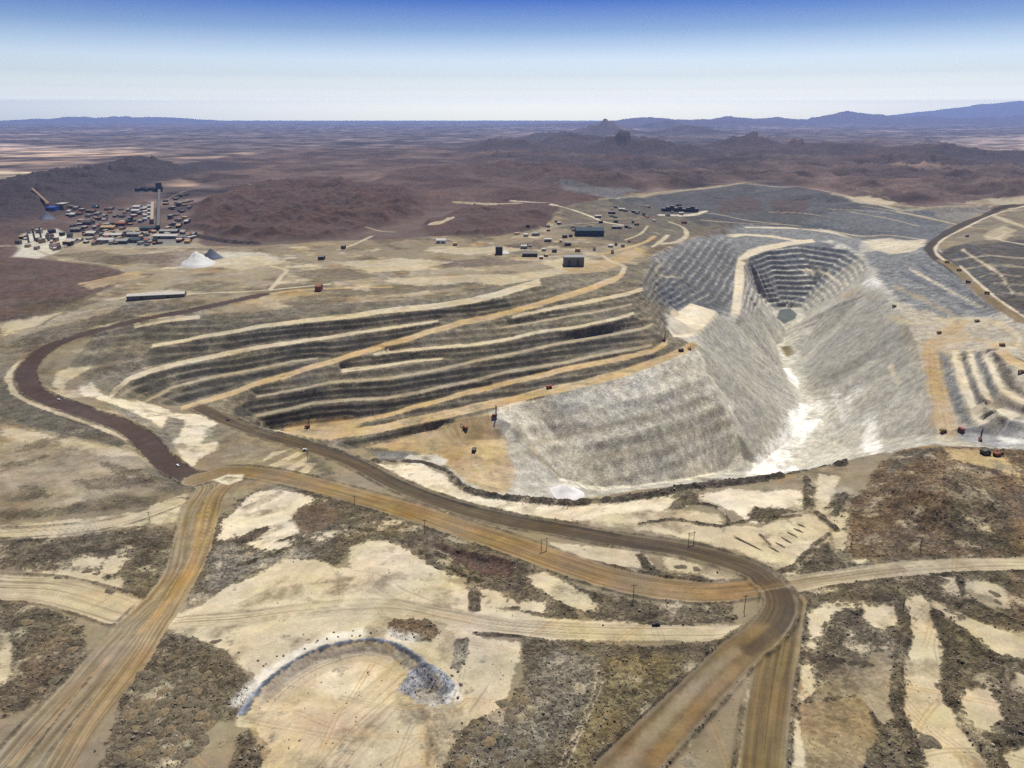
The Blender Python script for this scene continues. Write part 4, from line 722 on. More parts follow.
# ------------------------------------------------------------------ things
def flat_mat(name, c, rough=.7, metal=0., var=.25, scale=.6):
    m = bpy.data.materials.new(name); t = nt(m); out = node(t, 'ShaderNodeOutputMaterial'); b = node(t, 'ShaderNodeBsdfPrincipled'); t.links.new(b.outputs[0], out.inputs[0])
    n = node(t, 'ShaderNodeTexNoise'); n.inputs['Scale'].default_value = scale; n.inputs['Detail'].default_value = 4; tc = node(t, 'ShaderNodeTexCoord'); t.links.new(tc.outputs['Object'], n.inputs['Vector'])
    r = node(t, 'ShaderNodeMapRange'); t.links.new(n.outputs[0], r.inputs[0]); r.inputs[1].default_value = .3; r.inputs[2].default_value = .7; r.inputs[3].default_value = 1 - var; r.inputs[4].default_value = 1 + var
    v = node(t, 'ShaderNodeVectorMath', operation='SCALE'); v.inputs[0].default_value = c; t.links.new(r.outputs[0], v.inputs['Scale']); t.links.new(v.outputs[0], b.inputs['Base Color'])
    b.inputs['Roughness'].default_value = rough; b.inputs['Specular IOR Level'].default_value = .5 if rough < .3 else .08; b.inputs['Metallic'].default_value = metal
    if name.startswith(('spoil', 'brown', 'quarry', 'pale_g', 'chalky')): bp = node(t, 'ShaderNodeBump'); bp.inputs['Distance'].default_value = .12; t.links.new(n.outputs[0], bp.inputs['Height']); t.links.new(bp.outputs[0], b.inputs['Normal'])
    return m
M = dict(yellow=flat_mat('weathered_yellow_paint', (.30, .20, .06)), dark=flat_mat('dark_steel', (.06, .055, .05)), tyre=flat_mat('dusty_tyre', (.035, .03, .026), .9), glass=flat_mat('tinted_glass', (.02, .025, .03), .15),
  white=flat_mat('white_paint', (.72, .71, .68), .5, 0, .1), grey=flat_mat('grey_steel_sheet', (.24, .235, .215), .6), lgrey=flat_mat('pale_roof_sheet', (.40, .38, .33), .6), dgrey=flat_mat('dark_wall_sheet', (.15, .14, .125)), wood=flat_mat('weathered_pole_wood', (.09, .065, .045), .9),
  dark2=flat_mat('sooty_gallery_sheet', (.10, .098, .092), .8), blue=flat_mat('blue_wall_sheet', (.03, .085, .30), .6, 0, .15), cream=flat_mat('cream_wall', (.30, .25, .17)), rust=flat_mat('rusty_red_sheet', (.22, .085, .05)), teal=flat_mat('dark_teal_sheet', (.035, .055, .065)), tan=flat_mat('tan_sheet', (.36, .25, .13)), red=flat_mat('faded_red_paint', (.30, .07, .06)),
  gravel=flat_mat('pale_gravel', (.50, .49, .46), .95, 0, .25, .25), chalk=flat_mat('chalky_ore', (.62, .60, .57), .95, 0, .2, .25), spoil=flat_mat('spoil_earth', (.115, .096, .062), .95, 0, .6, 4.), spoilb=flat_mat('brown_spoil_earth', (.155, .118, .068), .95, 0, .55, 4.), stone=flat_mat('quarry_stone', (.14, .12, .10), .9, 0, .5, .4), slate=flat_mat('slaty_rock', (.09, .10, .125), .9, 0, .5, .4))
class MB:
    def __init__(s): s.bm = bmesh.new()
    def box(s, c, sz, rz=0, ry=0, rx=0, bev=0, taper=1.):
        r = bmesh.ops.create_cube(s.bm, size=1); vs = r['verts']
        for v in vs:
            k = taper if v.co.z > 0 else 1
            v.co = Vector((v.co.x * sz[0] * k, v.co.y * sz[1] * k, v.co.z * sz[2]))
        if bev:
            es = list({e for v in vs for e in v.link_edges}); g = bmesh.ops.bevel(s.bm, geom=es, offset=bev, segments=1, affect='EDGES'); vs = list({v for f in g['faces'] for v in f.verts} | {v for v in vs if v.is_valid})
        mt = Matrix.Translation(c) @ Matrix.Rotation(rz, 4, 'Z') @ Matrix.Rotation(ry, 4, 'Y') @ Matrix.Rotation(rx, 4, 'X')
        bmesh.ops.transform(s.bm, matrix=mt, verts=[v for v in vs if v.is_valid]); return s
    def bar(s, a, b, r, n=8, r2=None):
        a, b = Vector(a), Vector(b); d = b - a; g = bmesh.ops.create_cone(s.bm, cap_ends=True, segments=n, radius1=r, radius2=r if r2 is None else r2, depth=d.length)
        bmesh.ops.transform(s.bm, matrix=Matrix.Translation((a + b) / 2) @ d.to_track_quat('Z', 'Y').to_matrix().to_4x4(), verts=g['verts']); return s
    def prism(s, pts, y0, y1):
        """outline in x/z, run along y"""
        a = [s.bm.verts.new((p[0], y0, p[1])) for p in pts]; b = [s.bm.verts.new((p[0], y1, p[1])) for p in pts]; n = len(pts)
        s.bm.faces.new(a[::-1]); s.bm.faces.new(b)
        for i in range(n): s.bm.faces.new((a[i], a[(i + 1) % n], b[(i + 1) % n], b[i]))
        return s
    def build(s, name, mat, parent=None, smooth=False):
        me = bpy.data.meshes.new(name); bmesh.ops.recalc_face_normals(s.bm, faces=s.bm.faces); s.bm.to_mesh(me); s.bm.free(); me.materials.append(M[mat] if isinstance(mat, str) else mat)
        if smooth: me.polygons.foreach_set('use_smooth', np.ones(len(me.polygons), bool))
        o = bpy.data.objects.new(name, me); C.objects.link(o)
        if parent: o.parent = parent
        return o
def tag(o, label, cat, group=None):
    o['label'] = label; o['category'] = cat
    if group: o['group'] = group
    return o
def thing(name): o = bpy.data.objects.new(name, None); C.objects.link(o); o.empty_display_size = .5; return o
def copy_tree(o, parent=None):
    c = o.copy(); C.objects.link(c); c.parent = parent
    for ch in list(o.children): copy_tree(ch, c)
    return c
def at(px, py): x, y, z = hit([px], [py]); return Vector((float(x[0]), float(y[0]), float(z[0])))
def tone(o, k, mat):
    for ch in o.children:
        if  ch.name.split('.')[0] == k: ch.data = ch.data.copy(); ch.data.materials[0] = M[mat]
class Kind:
    def __init__(s, make): s.make = make; s.first = None
    def put(s, loc, rz=0, label=None, cat=None, group=None, sc=1.):
        if s.first is None: o = s.first = s.make()
        else: o = copy_tree(s.first)
        o.location = loc; o.rotation_euler = (0, 0, rz); o.scale = (sc, sc, sc) if isinstance(sc, (int, float)) else sc
        for k in ('group',):
            if k in o.keys(): del o[k]
        return tag(o, label, cat, group)
# --- vehicles (x is forward)
def make_truck():
    r = thing('haul_truck')
    MB().box((0, 0, 2.2), (11, 2.6, 1.0), bev=.1).box((4.6, 0, 2.9), (1.6, 5.2, 1.9), bev=.1).box((4.2, 0, 4.1), (2.4, 6.4, .3)).build('chassis', 'yellow', r)
    c = MB().box((4.3, 1.7, 5.1), (1.8, 1.9, 1.8), bev=.12, taper=.92).build('cab', 'yellow', r); MB().box((5.16, 1.7, 5.3), (.12, 1.6, .9)).build('windscreen', 'glass', c)
    MB().prism([(-5.9, 3.6), (-5.9, 4.4), (-5.2, 6.2), (3.0, 6.7), (5.7, 6.9), (5.7, 6.6), (3.0, 6.2), (2.2, 3.6)], -3.4, 3.4).build('dump_bed', 'yellow', r)
    MB().box((-1.2, 0, 6.5), (6.6, 5.8, .9), ry=-.06, bev=.4, taper=.6).build('ore_load', 'stone', r)
    for x in (4.0, -3.3):
        for y in (-2.7, 2.7):
            w = MB().bar((x, y - .75, 1.6), (x, y + .75, 1.6), 1.6, 18).build('wheel', 'tyre', r); MB().bar((x, y - .8, 1.6), (x, y + .8, 1.6), .75, 12).build('rim', 'yellow', w)
    for y in (-2.2, 2.2): MB().box((5.45, y, 2.6), (.1, .6, .4)).build('headlight', 'white', r)
    return r
def make_shovel():
    r = thing('excavator')
    for y in (-2.4, 2.4): MB().box((0, y, .9), (7.5, 1.3, 1.8), bev=.5).build('crawler_track', 'dark', r)
    MB().box((-.8, 0, 3.3), (6.6, 5.4, 2.8), bev=.25).box((-3.6, 0, 3.2), (1.8, 5.0, 2.2), bev=.3).build('body', 'rust', r)
    c = MB().box((1.8, 1.9, 5.2), (2.0, 1.7, 1.9), bev=.15).build('cab', 'rust', r); MB().box((2.84, 1.9, 5.4), (.1, 1.4, 1.2)).build('windscreen', 'glass', c)
    MB().bar((2.2, -.2, 3.6), (6.4, -.2, 8.0), .55, 6, .45).bar((6.4, -.2, 8.0), (9.0, -.2, 7.0), .45, 6, .4).build('boom', 'dark', r); MB().bar((9.0, -.2, 7.2), (8.4, -.2, 2.6), .42, 6, .34).build('stick', 'dark', r)
    MB().prism([(7.3, 1.0), (7.6, 2.8), (8.9, 2.9), (9.3, 1.6), (8.9, .5), (7.8, .4)], -1.4, 1.0).build('bucket', 'dark', r)
    return r
def make_drill():
    r = thing('blast_hole_drill_rig')
    for y in (-2.2, 2.2): MB().box((0, y, .8), (7, 1.2, 1.6), bev=.4).build('crawler_track', 'dark', r)
    MB().box((-1.2, 0, 2.9), (10.5, 5.0, 1.0), bev=.1).box((-2.6, 0, 4.6), (6.2, 3.6, 2.6), bev=.2).build('machine_deck', 'rust', r)
    c = MB().box((3.2, 1.5, 4.5), (2.0, 2.0, 2.3), bev=.12).build('cab', 'rust', r); MB().box((4.22, 1.5, 4.7), (.1, 1.6, 1.3)).build('windscreen', 'glass', c)
    m = MB()
    for x in (1.2, 2.9):
        for y in (-.95, .75): m.bar((x, y - .3, 3.0), (x, y - .3, 23), .24, 5)
    for k in range(10):
        z = 3.5 + k * 1.95; s = 1 if k % 2 else -1
        m.bar((1.2, -1.25 * s - .1, z), (1.2, .45 * s - .1, z + 1.95), .1, 4).bar((2.9, -1.25 * s - .1, z), (2.9, .45 * s - .1, z + 1.95), .1, 4).bar((1.2, -1.25, z), (2.9, -1.25, z + 1.95), .1, 4).bar((1.2, .45, z), (2.9, .45, z), .1, 4)
    mt = m.build('mast', 'dark', r); MB().box((2.05, -.4, 23.2), (2.3, 2.3, .8), bev=.1).build('mast_crown', 'dark', mt); MB().bar((2.05, -.4, .2), (2.05, -.4, 21), .32, 8).build('drill_pipe', 'dark', mt)
    MB().bar((-1.5, -.4, 5.8), (1.3, -.4, 14), .2, 6).build('mast_brace', 'dark', r)
    return r
def make_pickup():
    r = thing('pickup')
    b = MB().box((0, 0, .95), (5.2, 1.9, .7), bev=.12).box((.5, 0, 1.6), (2.1, 1.75, .75), bev=.15, taper=.82).build('body', 'white', r); MB().box((1.5, 0, 1.62), (.12, 1.5, .5), ry=-.35).box((.5, .83, 1.62), (1.6, .06, .42)).box((.5, -.83, 1.62), (1.6, .06, .42)).build('windows', 'glass', b)
    for x in (1.6, -1.6):
        for y in (-.85, .85): MB().bar((x, y - .14, .42), (x, y + .14, .42), .42, 14).build('wheel', 'tyre', r)
    return r
truck, shovel, drill, pickup = Kind(make_truck), Kind(make_shovel), Kind(make_drill), Kind(make_pickup)
TR = [(894,307,1.9,0,'haul truck just below the pale blast cloud on the scree crest'),(939,333.5,.4,0,'haul truck at the left end of the ochre cutting'),(1002,346,.1,0,'haul truck at the head of the striped east benches'),
  (1021,373,2.6,0,'haul truck on the lowest ochre ramp at the right edge'),(977,322,.2,0,'haul truck on the pale track above the east benches'),(943,432,.1,0,'haul truck at the bottom of the ochre road by the near rim'),(961,431,2.0,'red','reddish haul truck turning beside the white blast ground'),
  (947,263,2.3,0,'first haul truck below the bend of the dark road'),(959,271,2.3,0,'haul truck halfway down the dark road below its bend'),(987,294,2.35,0,'lowest haul truck on the road along the east waste dump'),(968,283,2.3,'dark','dark haul truck on the inner edge of the east dump road'),(967,237,.2,'dark','dark haul truck standing on the pale yard inside the road bend'),
  (680,295,.5,'dark','left haul truck backed against the dark cutting above the ramp') if 0 else (681,351.5,.4,'dark','dark haul truck at the foot of the small cutting by the sandy shelf'),(985,454.5,.2,'dark','haul truck on the ochre track along the hill crest'),(474,452,1.4,'dark','dark haul truck in the ochre pit bottom'),(549,388.5,.3,'red','faded red haul truck on the ochre ramp beside the drill rig')]
for px, py, rz, cl, lb in TR:
    o = truck.put(at(px, py), rz, lb, 'truck', 'haul trucks at work in the mine', 1.1 if py < 300 else 1.)
    if cl:
        for k in ('chassis', 'dump_bed', 'cab'): tone(o, k, cl)
shovel.put(at(465,429), 2.6, 'rust red excavator digging in the ochre pit bottom', 'excavator', 'excavators in the mine', 1.15); shovel.put(at(689,350), .9, 'excavator loading beside the small cutting by the sandy shelf', 'excavator', 'excavators in the mine'); shovel.put(at(997,456), .4, 'excavator parked on the hill crest above the brown slope', 'excavator', 'excavators in the mine', 1.1)
for px, py, rz, lb in [(308,428,.3,'tall drill rig at the left end of the ochre bench'),(495,417,.2,'tall drill rig on the white tip of the ochre bench'),(664,341,.6,'tall drill rig at the right end of the ochre bench'),(980,441,1.2,'drill rig on the pale blast ground behind the near hill')]: drill.put(at(px, py), rz, lb, 'drill rig', 'blast hole drill rigs on the benches', 1.0)
for px, py, rz, lb, cl in [(178,466,-.9,'white pickup on the dark maroon road above the junction',0),(59,400,-.6,'white pickup on the bend of the maroon road',0),(228,420.5,-.4,'dark pickup where the ramp meets the dark road','dark'),(305,450,-.3,'pale pickup beside the dark haul road by the striped sand',0),(656,625,0,'dark pickup on the pale track below the power pole','dark')]:
    o = pickup.put(at(px, py), rz, lb, 'pickup', 'pickups on the mine roads', 1.35)
    if cl: tone(o, 'body', cl)
# --- poles
def make_pole():
    r = thing('power_pole'); MB().bar((0, 0, -1), (0, 0, 14), .28, 8, .2).build('pole', 'wood', r); a = MB().box((0, 0, 13), (3.6, .3, .34)).build('crossarm', 'wood', r)
    for x in (-1.6, 0, 1.6): MB().bar((x, 0, 13.1 if x else 14), (x, 0, 13.9 if x else 14.7), .14, 6).build('insulator', 'grey', a)
    return r
def make_portal():
    r = thing('portal_pylon')
    for x in (-3.2, 3.2): MB().bar((x, 0, -1), (x, 0, 17), .36, 8, .26).build('leg', 'tan', r)
    MB().box((0, 0, 15), (9.5, .4, .5)).box((0, 0, 11), (6.4, .3, .3)).bar((-3.2, 0, 11), (3.2, 0, 15), .14, 5).bar((3.2, 0, 11), (-3.2, 0, 15), .14, 5).build('crossarm', 'tan', r)
    for x in (-4.4, 0, 4.4): MB().bar((x, 0, 13.2), (x, 0, 14.8), .2, 6).build('insulator', 'grey', r)
    return r
pole, portal = Kind(make_pole), Kind(make_portal)
for px, py, h, lb in [(633,601,17,'tall power pole on the near edge of the brown haul road'),(744,612,17,'power pole inside the small loop track by the road junction'),(355,505,9,'power pole at the edge of the brown haul road above the reddish patch'),(425,533,13,'power pole below the brown haul road near the rubble strip'),(851,547,12,'power pole on the sand tongue at the foot of the brown hill'),(920,549,12,'power pole against the foot of the brown hill above the pale road'),(903,608,10,'power pole at the top of the long sand strip'),(308,461,10,'power pole beside the striped sand next to the dark road'),(150,522,10,'power pole on the pale side road left of the junction')]:
    L0 = at(px, py); s = h * pxm(px, py) / 14 / .86; s = min(max(s, .75), 1.35); pole.put(L0, .15, lb, 'power pole', 'power poles along the mine roads', (1.25, 1.25, s))
portal.put(at(544,550), .5, 'two legged power pylon on the sand between the two haul roads', 'pylon', 'portal pylons by the haul roads', (1, 1, .85)); portal.put(at(691,543), .4, 'two legged power pylon at the outer edge of the dark haul road', 'pylon', 'portal pylons by the haul roads', (1, 1, .8))
# --- heaps, boulders
def heap_mesh(name, mat, seed, n=26, rings=9, rough=.22):
    rs = np.random.RandomState(seed); bm = bmesh.new(); top = bm.verts.new((0, 0, 1 + rs.uniform(-.05, .05))); prev = None; ph = rs.uniform(0, 6, 4)
    for k in range(1, rings + 1):
        t = k / rings; ring = []
        for i in range(n):
            a = i / n * 2 * math.pi; rr = t * (1 + rough * (math.sin(2 * a + ph[0]) * .5 + math.sin(3 * a + ph[1]) * .4 + math.sin(5 * a + ph[2]) * .25)) + rs.uniform(-.03, .03) * t
            z = (1 - t) ** 1.15 * (1 + rs.uniform(-.12, .12)) if k < rings else -.12
            ring.append(bm.verts.new((rr * math.cos(a), rr * math.sin(a), z)))
        for i in range(n):
            j = (i + 1) % n
            if prev is None: bm.faces.new((top, ring[i], ring[j]))
            else: bm.faces.new((prev[i], ring[i], ring[j], prev[j]))
        prev = ring
    me = bpy.data.meshes.new(name); bm.to_mesh(me); bm.free(); me.materials.append(M[mat]); me.polygons.foreach_set('use_smooth', np.ones(len(me.polygons), bool)); return me
def put_mesh(name, me, loc, sc, rz, label, cat, group=None):
    o = bpy.data.objects.new(name, me); C.objects.link(o); o.location = loc; o.scale = sc; o.rotation_euler = (0, 0, rz); return tag(o, label, cat, group)
k = pxm(198,266); put_mesh('gravel_stockpile', heap_mesh('gravel_stockpile', 'gravel', 1, rough=.12), at(198,264), (19 * k, 21 * k, 13 * k), .3, 'large pale grey gravel stockpile on the plateau below the plant', 'stockpile')
k = pxm(209,262); put_mesh('gravel_stockpile', heap_mesh('gravel_stockpile', 'slate', 2), at(212,258), (11 * k, 13 * k, 10 * k), 1.3, 'darker grey stockpile touching the right side of the pale gravel heap', 'stockpile')
k = pxm(564,497); put_mesh('ore_stockpile', heap_mesh('ore_stockpile', 'chalk', 3, rough=.15), at(564,494), (21 * k, 17 * k, 11 * k), .3, 'chalky white ore stockpile inside the near rim of the pit', 'stockpile')
k = pxm(47,220); put_mesh('coal_grey_stockpile', heap_mesh('coal_grey_stockpile', 'slate', 4), at(47,219), (9 * k, 10 * k, 7 * k), .3, 'blue grey stockpile below the blue building', 'stockpile')
HM = [heap_mesh('spoil_heap', 'spoil' if q % 3 else 'spoilb', 20 + q, 18, 6, .3) for q in range(6)]
def heaps(lst, label, group, sz=5.5):
    for i, (px, py, *r) in enumerate(lst):
        s = sz * (r[0] if r else random.uniform(.8, 1.15)); put_mesh('spoil_heap', HM[(i * 5 + len(lst)) % 6], at(px, py) - Vector((0, 0, .2)), (s * random.uniform(.95, 1.3), s, s * random.uniform(.34, .48)), random.uniform(0, 6.28), label, 'spoil heap', group)
heaps([(423,557),(441,566),(451,574),(466,572),(488,581),(503,588),(406,545),(393,540),(380,537),(416,551),(432,561),(477,577)], 'dark spoil heap in the row curving along the top of the big sand plain', 'spoil heaps along the sand plain')
heaps([(682,567,1.0)], 'left dark spoil heap on the sand island between the haul roads', 'spoil heaps on the sand island'); heaps([(697,569.5,.9)], 'right dark spoil heap on the sand island between the haul roads', 'spoil heaps on the sand island')
heaps([(928,742,1.35)], 'lone rounded spoil heap on the long sand strip at lower right', None, 6); heaps([(216,642,.9)], 'lone grey spoil heap on the sand track right of the left haul road', None, 5); heaps([(677,506,1.5)], 'big dark spoil heap behind the near rim of the pit', None, 6); heaps([(692,501,1.)], 'brown spoil heap at the loop of the rubble strip behind the rim', None, 6)
heaps([(87,571),(96,574)], 'dark spoil heap at the lower edge of the left rubble field', 'spoil heaps by the left side road', 4.5); heaps([(110,591,1.1)], 'elongated dark spoil heap above the left side road', None, 5); heaps([(58,577,.8)], 'small dark spoil heap on the sand above the left side road', None, 4.5)
heaps([(471,748),(481,756),(496,736),(506,706),(500,755),(488,742),(512,720),(520,745),(465,762),(515,765),(478,735),(525,700),(540,690),(530,715)], 'rounded spoil heap in the bottom rubble field right of the quarry', 'spoil heaps right of the quarry', 6)
rows = []
for r in range(7):
    for q in range(8):
        px = 122 + q * 12 + (r % 2) * 6 + random.uniform(-3, 3); py = 676 + r * 13 + random.uniform(-3, 3)
        if px < 225 - r * 4 and px > 142 - (py - 674) * .55: rows.append((px, py))
heaps(rows, 'dumped spoil heap in the crowded field between the left haul road and the quarry', 'spoil heaps left of the quarry', 5.6)
heaps([(997,602,.9),(995,594,1.)], 'dark spoil heap on the sand right of the narrow rubble strips', 'spoil heaps on the right sand', 5)
heaps([(10,612),(26,622),(44,626),(60,634),(72,650),(66,664),(20,640),(40,690),(14,700),(55,680)], 'low spoil heap in the rubble field at the left edge', 'spoil heaps at the left edge', 4.6)
WB = [heap_mesh('spoil_windrow', 'spoil', 40 + q, 22, 6, .12) for q in range(3)]
for i, (a, b) in enumerate([((736,538),(776,558)),((769,546.5),(780,553)),((776,542.7),(786.6,549)),((782,537.8),(792.6,544)),((788,532.5),(800,539)),((794,528.6),(805,533.5)),((798,524),(806,528))]):
    p, q = at(*a), at(*b); d = q - p
    put_mesh('spoil_windrow', WB[i % 3], (p + q) / 2, (d.length * .55, 1.7, 1.5), math.atan2(d.y, d.x), 'short dark spoil ridge in the row on pale sand by the right junction', 'spoil ridge', 'parallel spoil ridges on the sand')
def rock_mesh(name, mat, seed, sub=2):
    bm = bmesh.new(); bmesh.ops.create_icosphere(bm, subdivisions=sub, radius=1); rs = np.random.RandomState(seed); dirs = rs.normal(size=(9, 3)); dirs /= np.linalg.norm(dirs, axis=1)[:, None]; cut = rs.uniform(.62, .95, 9)
    for v in bm.verts:
        for d, c in zip(dirs, cut):
            t = v.co.dot(Vector(d))
            if t > c: v.co -= Vector(d) * (t - c)
        v.co *= 1 + rs.uniform(-.04, .04)
    me = bpy.data.meshes.new(name); bm.to_mesh(me); bm.free(); me.materials.append(M[mat]); return me
RM = [rock_mesh('boulder', 'stone', 60 + q) for q in range(4)]
for i, (px, py) in enumerate([(258,661),(263.5,666),(266,664),(283.5,656),(305,649),(316,643),(317.5,641),(327,639),(338,637),(352,636),(360,636),(371,633),(377,631)]):
    s = random.uniform(.6, 1.1); put_mesh('boulder', RM[i % 4], at(px, py) + Vector((0, 0, s * .35)), (s * 1.3, s, s * .8), random.uniform(0, 6), 'dark boulder set along the outer rim of the curved quarry face', 'boulder', 'boulders along the quarry rim')
for i, (px, py) in enumerate([(461,685),(458,698),(452,676),(458,672),(464,664)]):
    s = random.uniform(1.0, 1.7); put_mesh('boulder', RM[i % 4], at(px, py) + Vector((0, 0, s * .3)), (s * 1.3, s, s * .8), random.uniform(0, 6), 'dark boulder on the white ground at the right end of the quarry face', 'boulder', 'boulders right of the quarry face')
for px, py, lb in [(60,405,''),(655,588,'')][:0]: pass
# loose stones strewn through the rubble: nobody could count them
def stones():
    rs = np.random.RandomState(5); ii, jj = np.nonzero(((rub > .55) | ((rs.rand(NV, NU) < .025) & (zone != 4) & (zone != 5))) & (D < 1250) & (wall < .3)); wgt = 1 / np.maximum(D[ii, jj], 300) ** .2; sel = rs.choice(len(ii), 30000, replace=False); base = []
    bm = bmesh.new(); bmesh.ops.create_icosphere(bm, subdivisions=1, radius=1); bv = np.array([v.co[:] for v in bm.verts]); bf = np.array([[v.index for v in f.verts] for f in bm.faces]); bm.free(); keep = np.arange(len(bv))
    n = len(sel); vs = np.zeros((n, len(bv), 3)); s = rs.gamma(2.0, .15, n) + .2
    c = np.stack([X[ii[sel], jj[sel]], Y[ii[sel], jj[sel]], Z[ii[sel], jj[sel]]], 1); c[:, :2] += rs.uniform(-.8, .8, (n, 2)); c[:, 2] += s * .25
    sq = rs.uniform(.55, 1.2, (n, 1, 3)); jit = rs.uniform(.75, 1.2, (n, len(bv), 1)); vs = bv[None] * sq * jit * s[:, None, None] + c[:, None]
    f = (bf[None] + (np.arange(n) * len(bv))[:, None, None]).reshape(-1, 3)
    me = bpy.data.meshes.new('loose_stones'); me.vertices.add(n * len(bv)); me.vertices.foreach_set('co', vs.reshape(-1).astype(np.float32)); me.loops.add(len(f) * 3); me.loops.foreach_set('vertex_index', f.reshape(-1).astype(np.int32)); me.polygons.add(len(f)); me.polygons.foreach_set('loop_start', np.arange(len(f), dtype=np.int32) * 3); me.update(calc_edges=True)
    at_ = me.attributes.new('shade', 'FLOAT', 'POINT'); at_.data.foreach_set('value', np.repeat(rs.beta(1.3, 3.2, n), len(bv)).astype(np.float32))
    m = bpy.data.materials.new('loose_stone'); t = nt(m); out = node(t, 'ShaderNodeOutputMaterial'); b = node(t, 'ShaderNodeBsdfPrincipled'); t.links.new(b.outputs[0], out.inputs[0]); b.inputs['Roughness'].default_value = .95
    a = node(t, 'ShaderNodeAttribute', attribute_name='shade'); r = node(t, 'ShaderNodeValToRGB'); t.links.new(a.outputs['Fac'], r.inputs[0]); r.color_ramp.elements[0].color = (.045, .036, .026, 1); r.color_ramp.elements[1].color = (.44, .37, .26, 1); t.links.new(r.outputs[0], b.inputs['Base Color'])
    me.materials.append(m); o = bpy.data.objects.new('loose_stones', me); C.objects.link(o); o['kind'] = 'stuff'
stones()
# --- buildings
def shed(name, px, py, wpx, dep, h, wm, rm, label, cat='shed', group=None, rz=0., roof='gable', doors=True):
    k = pxm(px, py); w = wpx * k; r = thing(name); r.location = at(px, py); r.rotation_euler = (0, 0, rz); tag(r, label, cat, group)
    MB().box((0, dep / 2, h / 2 - 1), (w, dep, h + 2)).build('wall', wm, r)
    if roof == 'gable':
        e = dep * .14
        q = MB().prism([(-dep / 2 - .8, 0), (0, e + .3), (dep / 2 + .8, 0), (dep / 2 + .8, -.4), (0, e - .3), (-dep / 2 - .8, -.4)], -w / 2 - .6, w / 2 + .6).build('roof', rm, r); q.location = (0, dep / 2, h + .45); q.rotation_euler = (0, 0, math.pi / 2)
    else: MB().box((0, dep / 2, h + .35), (w + 1.2, dep + 1.2, .7), bev=.1).build('roof', rm, r)
    if doors and wpx > 6:
        for x in (-w * .25, w * .2): MB().box((x, -.05, h * .35), (min(7, w * .2), .3, h * .7)).build('door', 'dark', r)
    return r
s = shed('long_shed', 156,299,54,26,9,'dgrey','lgrey','long low shed with bright white roof above the maroon road','long shed', rz=.22)
shed('workshop_building', 574,266.5,20,40,26,'dgrey','grey','square grey workshop with dark front on the ochre plateau','workshop', roof='flat'); shed('workshop_building', 590,236.5,28,60,20,'teal','teal','long dark teal roofed workshop behind the square grey one','workshop')
shed('blue_building', 50,211,9,40,15,'blue','blue','bright blue building at the foot of the tan conveyor','building', roof='flat'); shed('cream_building', 60,209,8,50,22,'cream','lgrey','cream building touching the blue one','building', roof='flat')
shed('white_building', 441,243.5,10,30,10,'white','lgrey','small white building on the plateau above the left benches','building'); shed('red_brown_shed', 318,291.5,6,22,12,'rust','rust','small red brown shed beside the ochre track on the plateau','shed')
shed('crusher_building', 499,255,7,26,24,'dark','dgrey','dark tall crusher building left of the plateau workshops','crusher', roof='flat'); k = pxm(506,254); put_mesh('ore_stockpile', heap_mesh('ore_stockpile', 'chalk', 7), at(505,253), (5 * k, 5 * k, 3.5 * k), 0, 'small white heap beside the dark crusher building', 'stockpile')
shed('long_grey_shed', 530,257,15,30,10,'dark','dgrey','low dark shed in front of the square grey workshop','shed'); 
for px, py, w, wm, rm, lb in [(524,249,6,'grey','lgrey','small grey roofed shed above the low dark shed'),(548,242,7,'grey','lgrey','grey shed left of the teal workshop'),(565,238,5,'dark','dgrey','small dark shed touching the left end of the teal workshop'),(568,246,6,'dark','dgrey','small dark shed below the teal workshop'),(578,252,5,'tan','tan','small tan shed on the ochre plateau behind the square workshop'),(617,229,10,'grey','grey','grey shed beside the pale road right of the teal workshop'),(628,228,6,'dark','dgrey','dark shed at the end of the pale road right of the teal workshop'),(598,218,6,'grey','lgrey','pale roofed hut beside the pale road above the teal workshop'),(612,214,7,'dark','dgrey','dark shed above the bend of the pale road'),(622,211,6,'grey','lgrey','grey hut behind the dark shed above the bend'),(636,213,8,'dark','dgrey','dark building left of the dark screening row'),(343,249,4,'dark','dgrey','lone dark hut by the sand track on the plateau'),(321,260,6,'dark','dgrey','dark hut in the middle of the sandy plateau'),(455,246,4,'tan','tan','tan hut right of the small white building'),(535,236,6,'grey','grey','grey hut on the pale track at the foot of the brown hill')]:
    shed('hut', px, py, w, 18, 9, wm, rm, lb, 'hut')
for i in range(9): shed('screening_plant', 664 + i * 4.1, 211.5 + .12 * i, 3.3, 26, 14 + (i * 7 % 5) * 3, 'dark', 'dgrey', 'dark block in the row of screening plant behind the left edge of the pit', 'plant block', 'screening plant blocks', roof='flat')
# the plant and its town on the left
def tower(px, py, wpx, h, mat, label, group):
    k = pxm(px, py); r = thing('silo'); r.location = at(px, py); tag(r, label, 'silo', group); rad = wpx * k / 2
    MB().bar((0, 0, -2), (0, 0, h), rad, 18).build('shell', mat, r); MB().bar((0, 0, h), (0, 0, h + rad * .5), rad * 1.04, 18, rad * .3).build('cap', 'grey', r); return r
for i, (px, py, w, h) in enumerate([(29,243,2,30),(35,241,1.8,44),(42,242,1.6,52),(49,241,2.4,28),(55,243,3,18)]): tower(px, py, w, h, 'dgrey' if i % 3 else 'grey', 'slim dark silo in the cluster on white ground at the far left plant', 'silos of the left plant')
P = thing('conveyor_gallery'); a, b = at(159,231), at(159.5,191); P.location = a; tag(P, 'long straight grey conveyor gallery running away through the plant', 'conveyor'); d = b - a; P.rotation_euler = (0, 0, math.atan2(d.y, d.x))
MB().box((d.length / 2, 0, 17), (d.length, 13, 9), bev=.5).build('gallery', 'dark2', P); MB().box((d.length - 20, 0, 26), (44, 32, 56), bev=.5).build('head_house', 'dark', P)
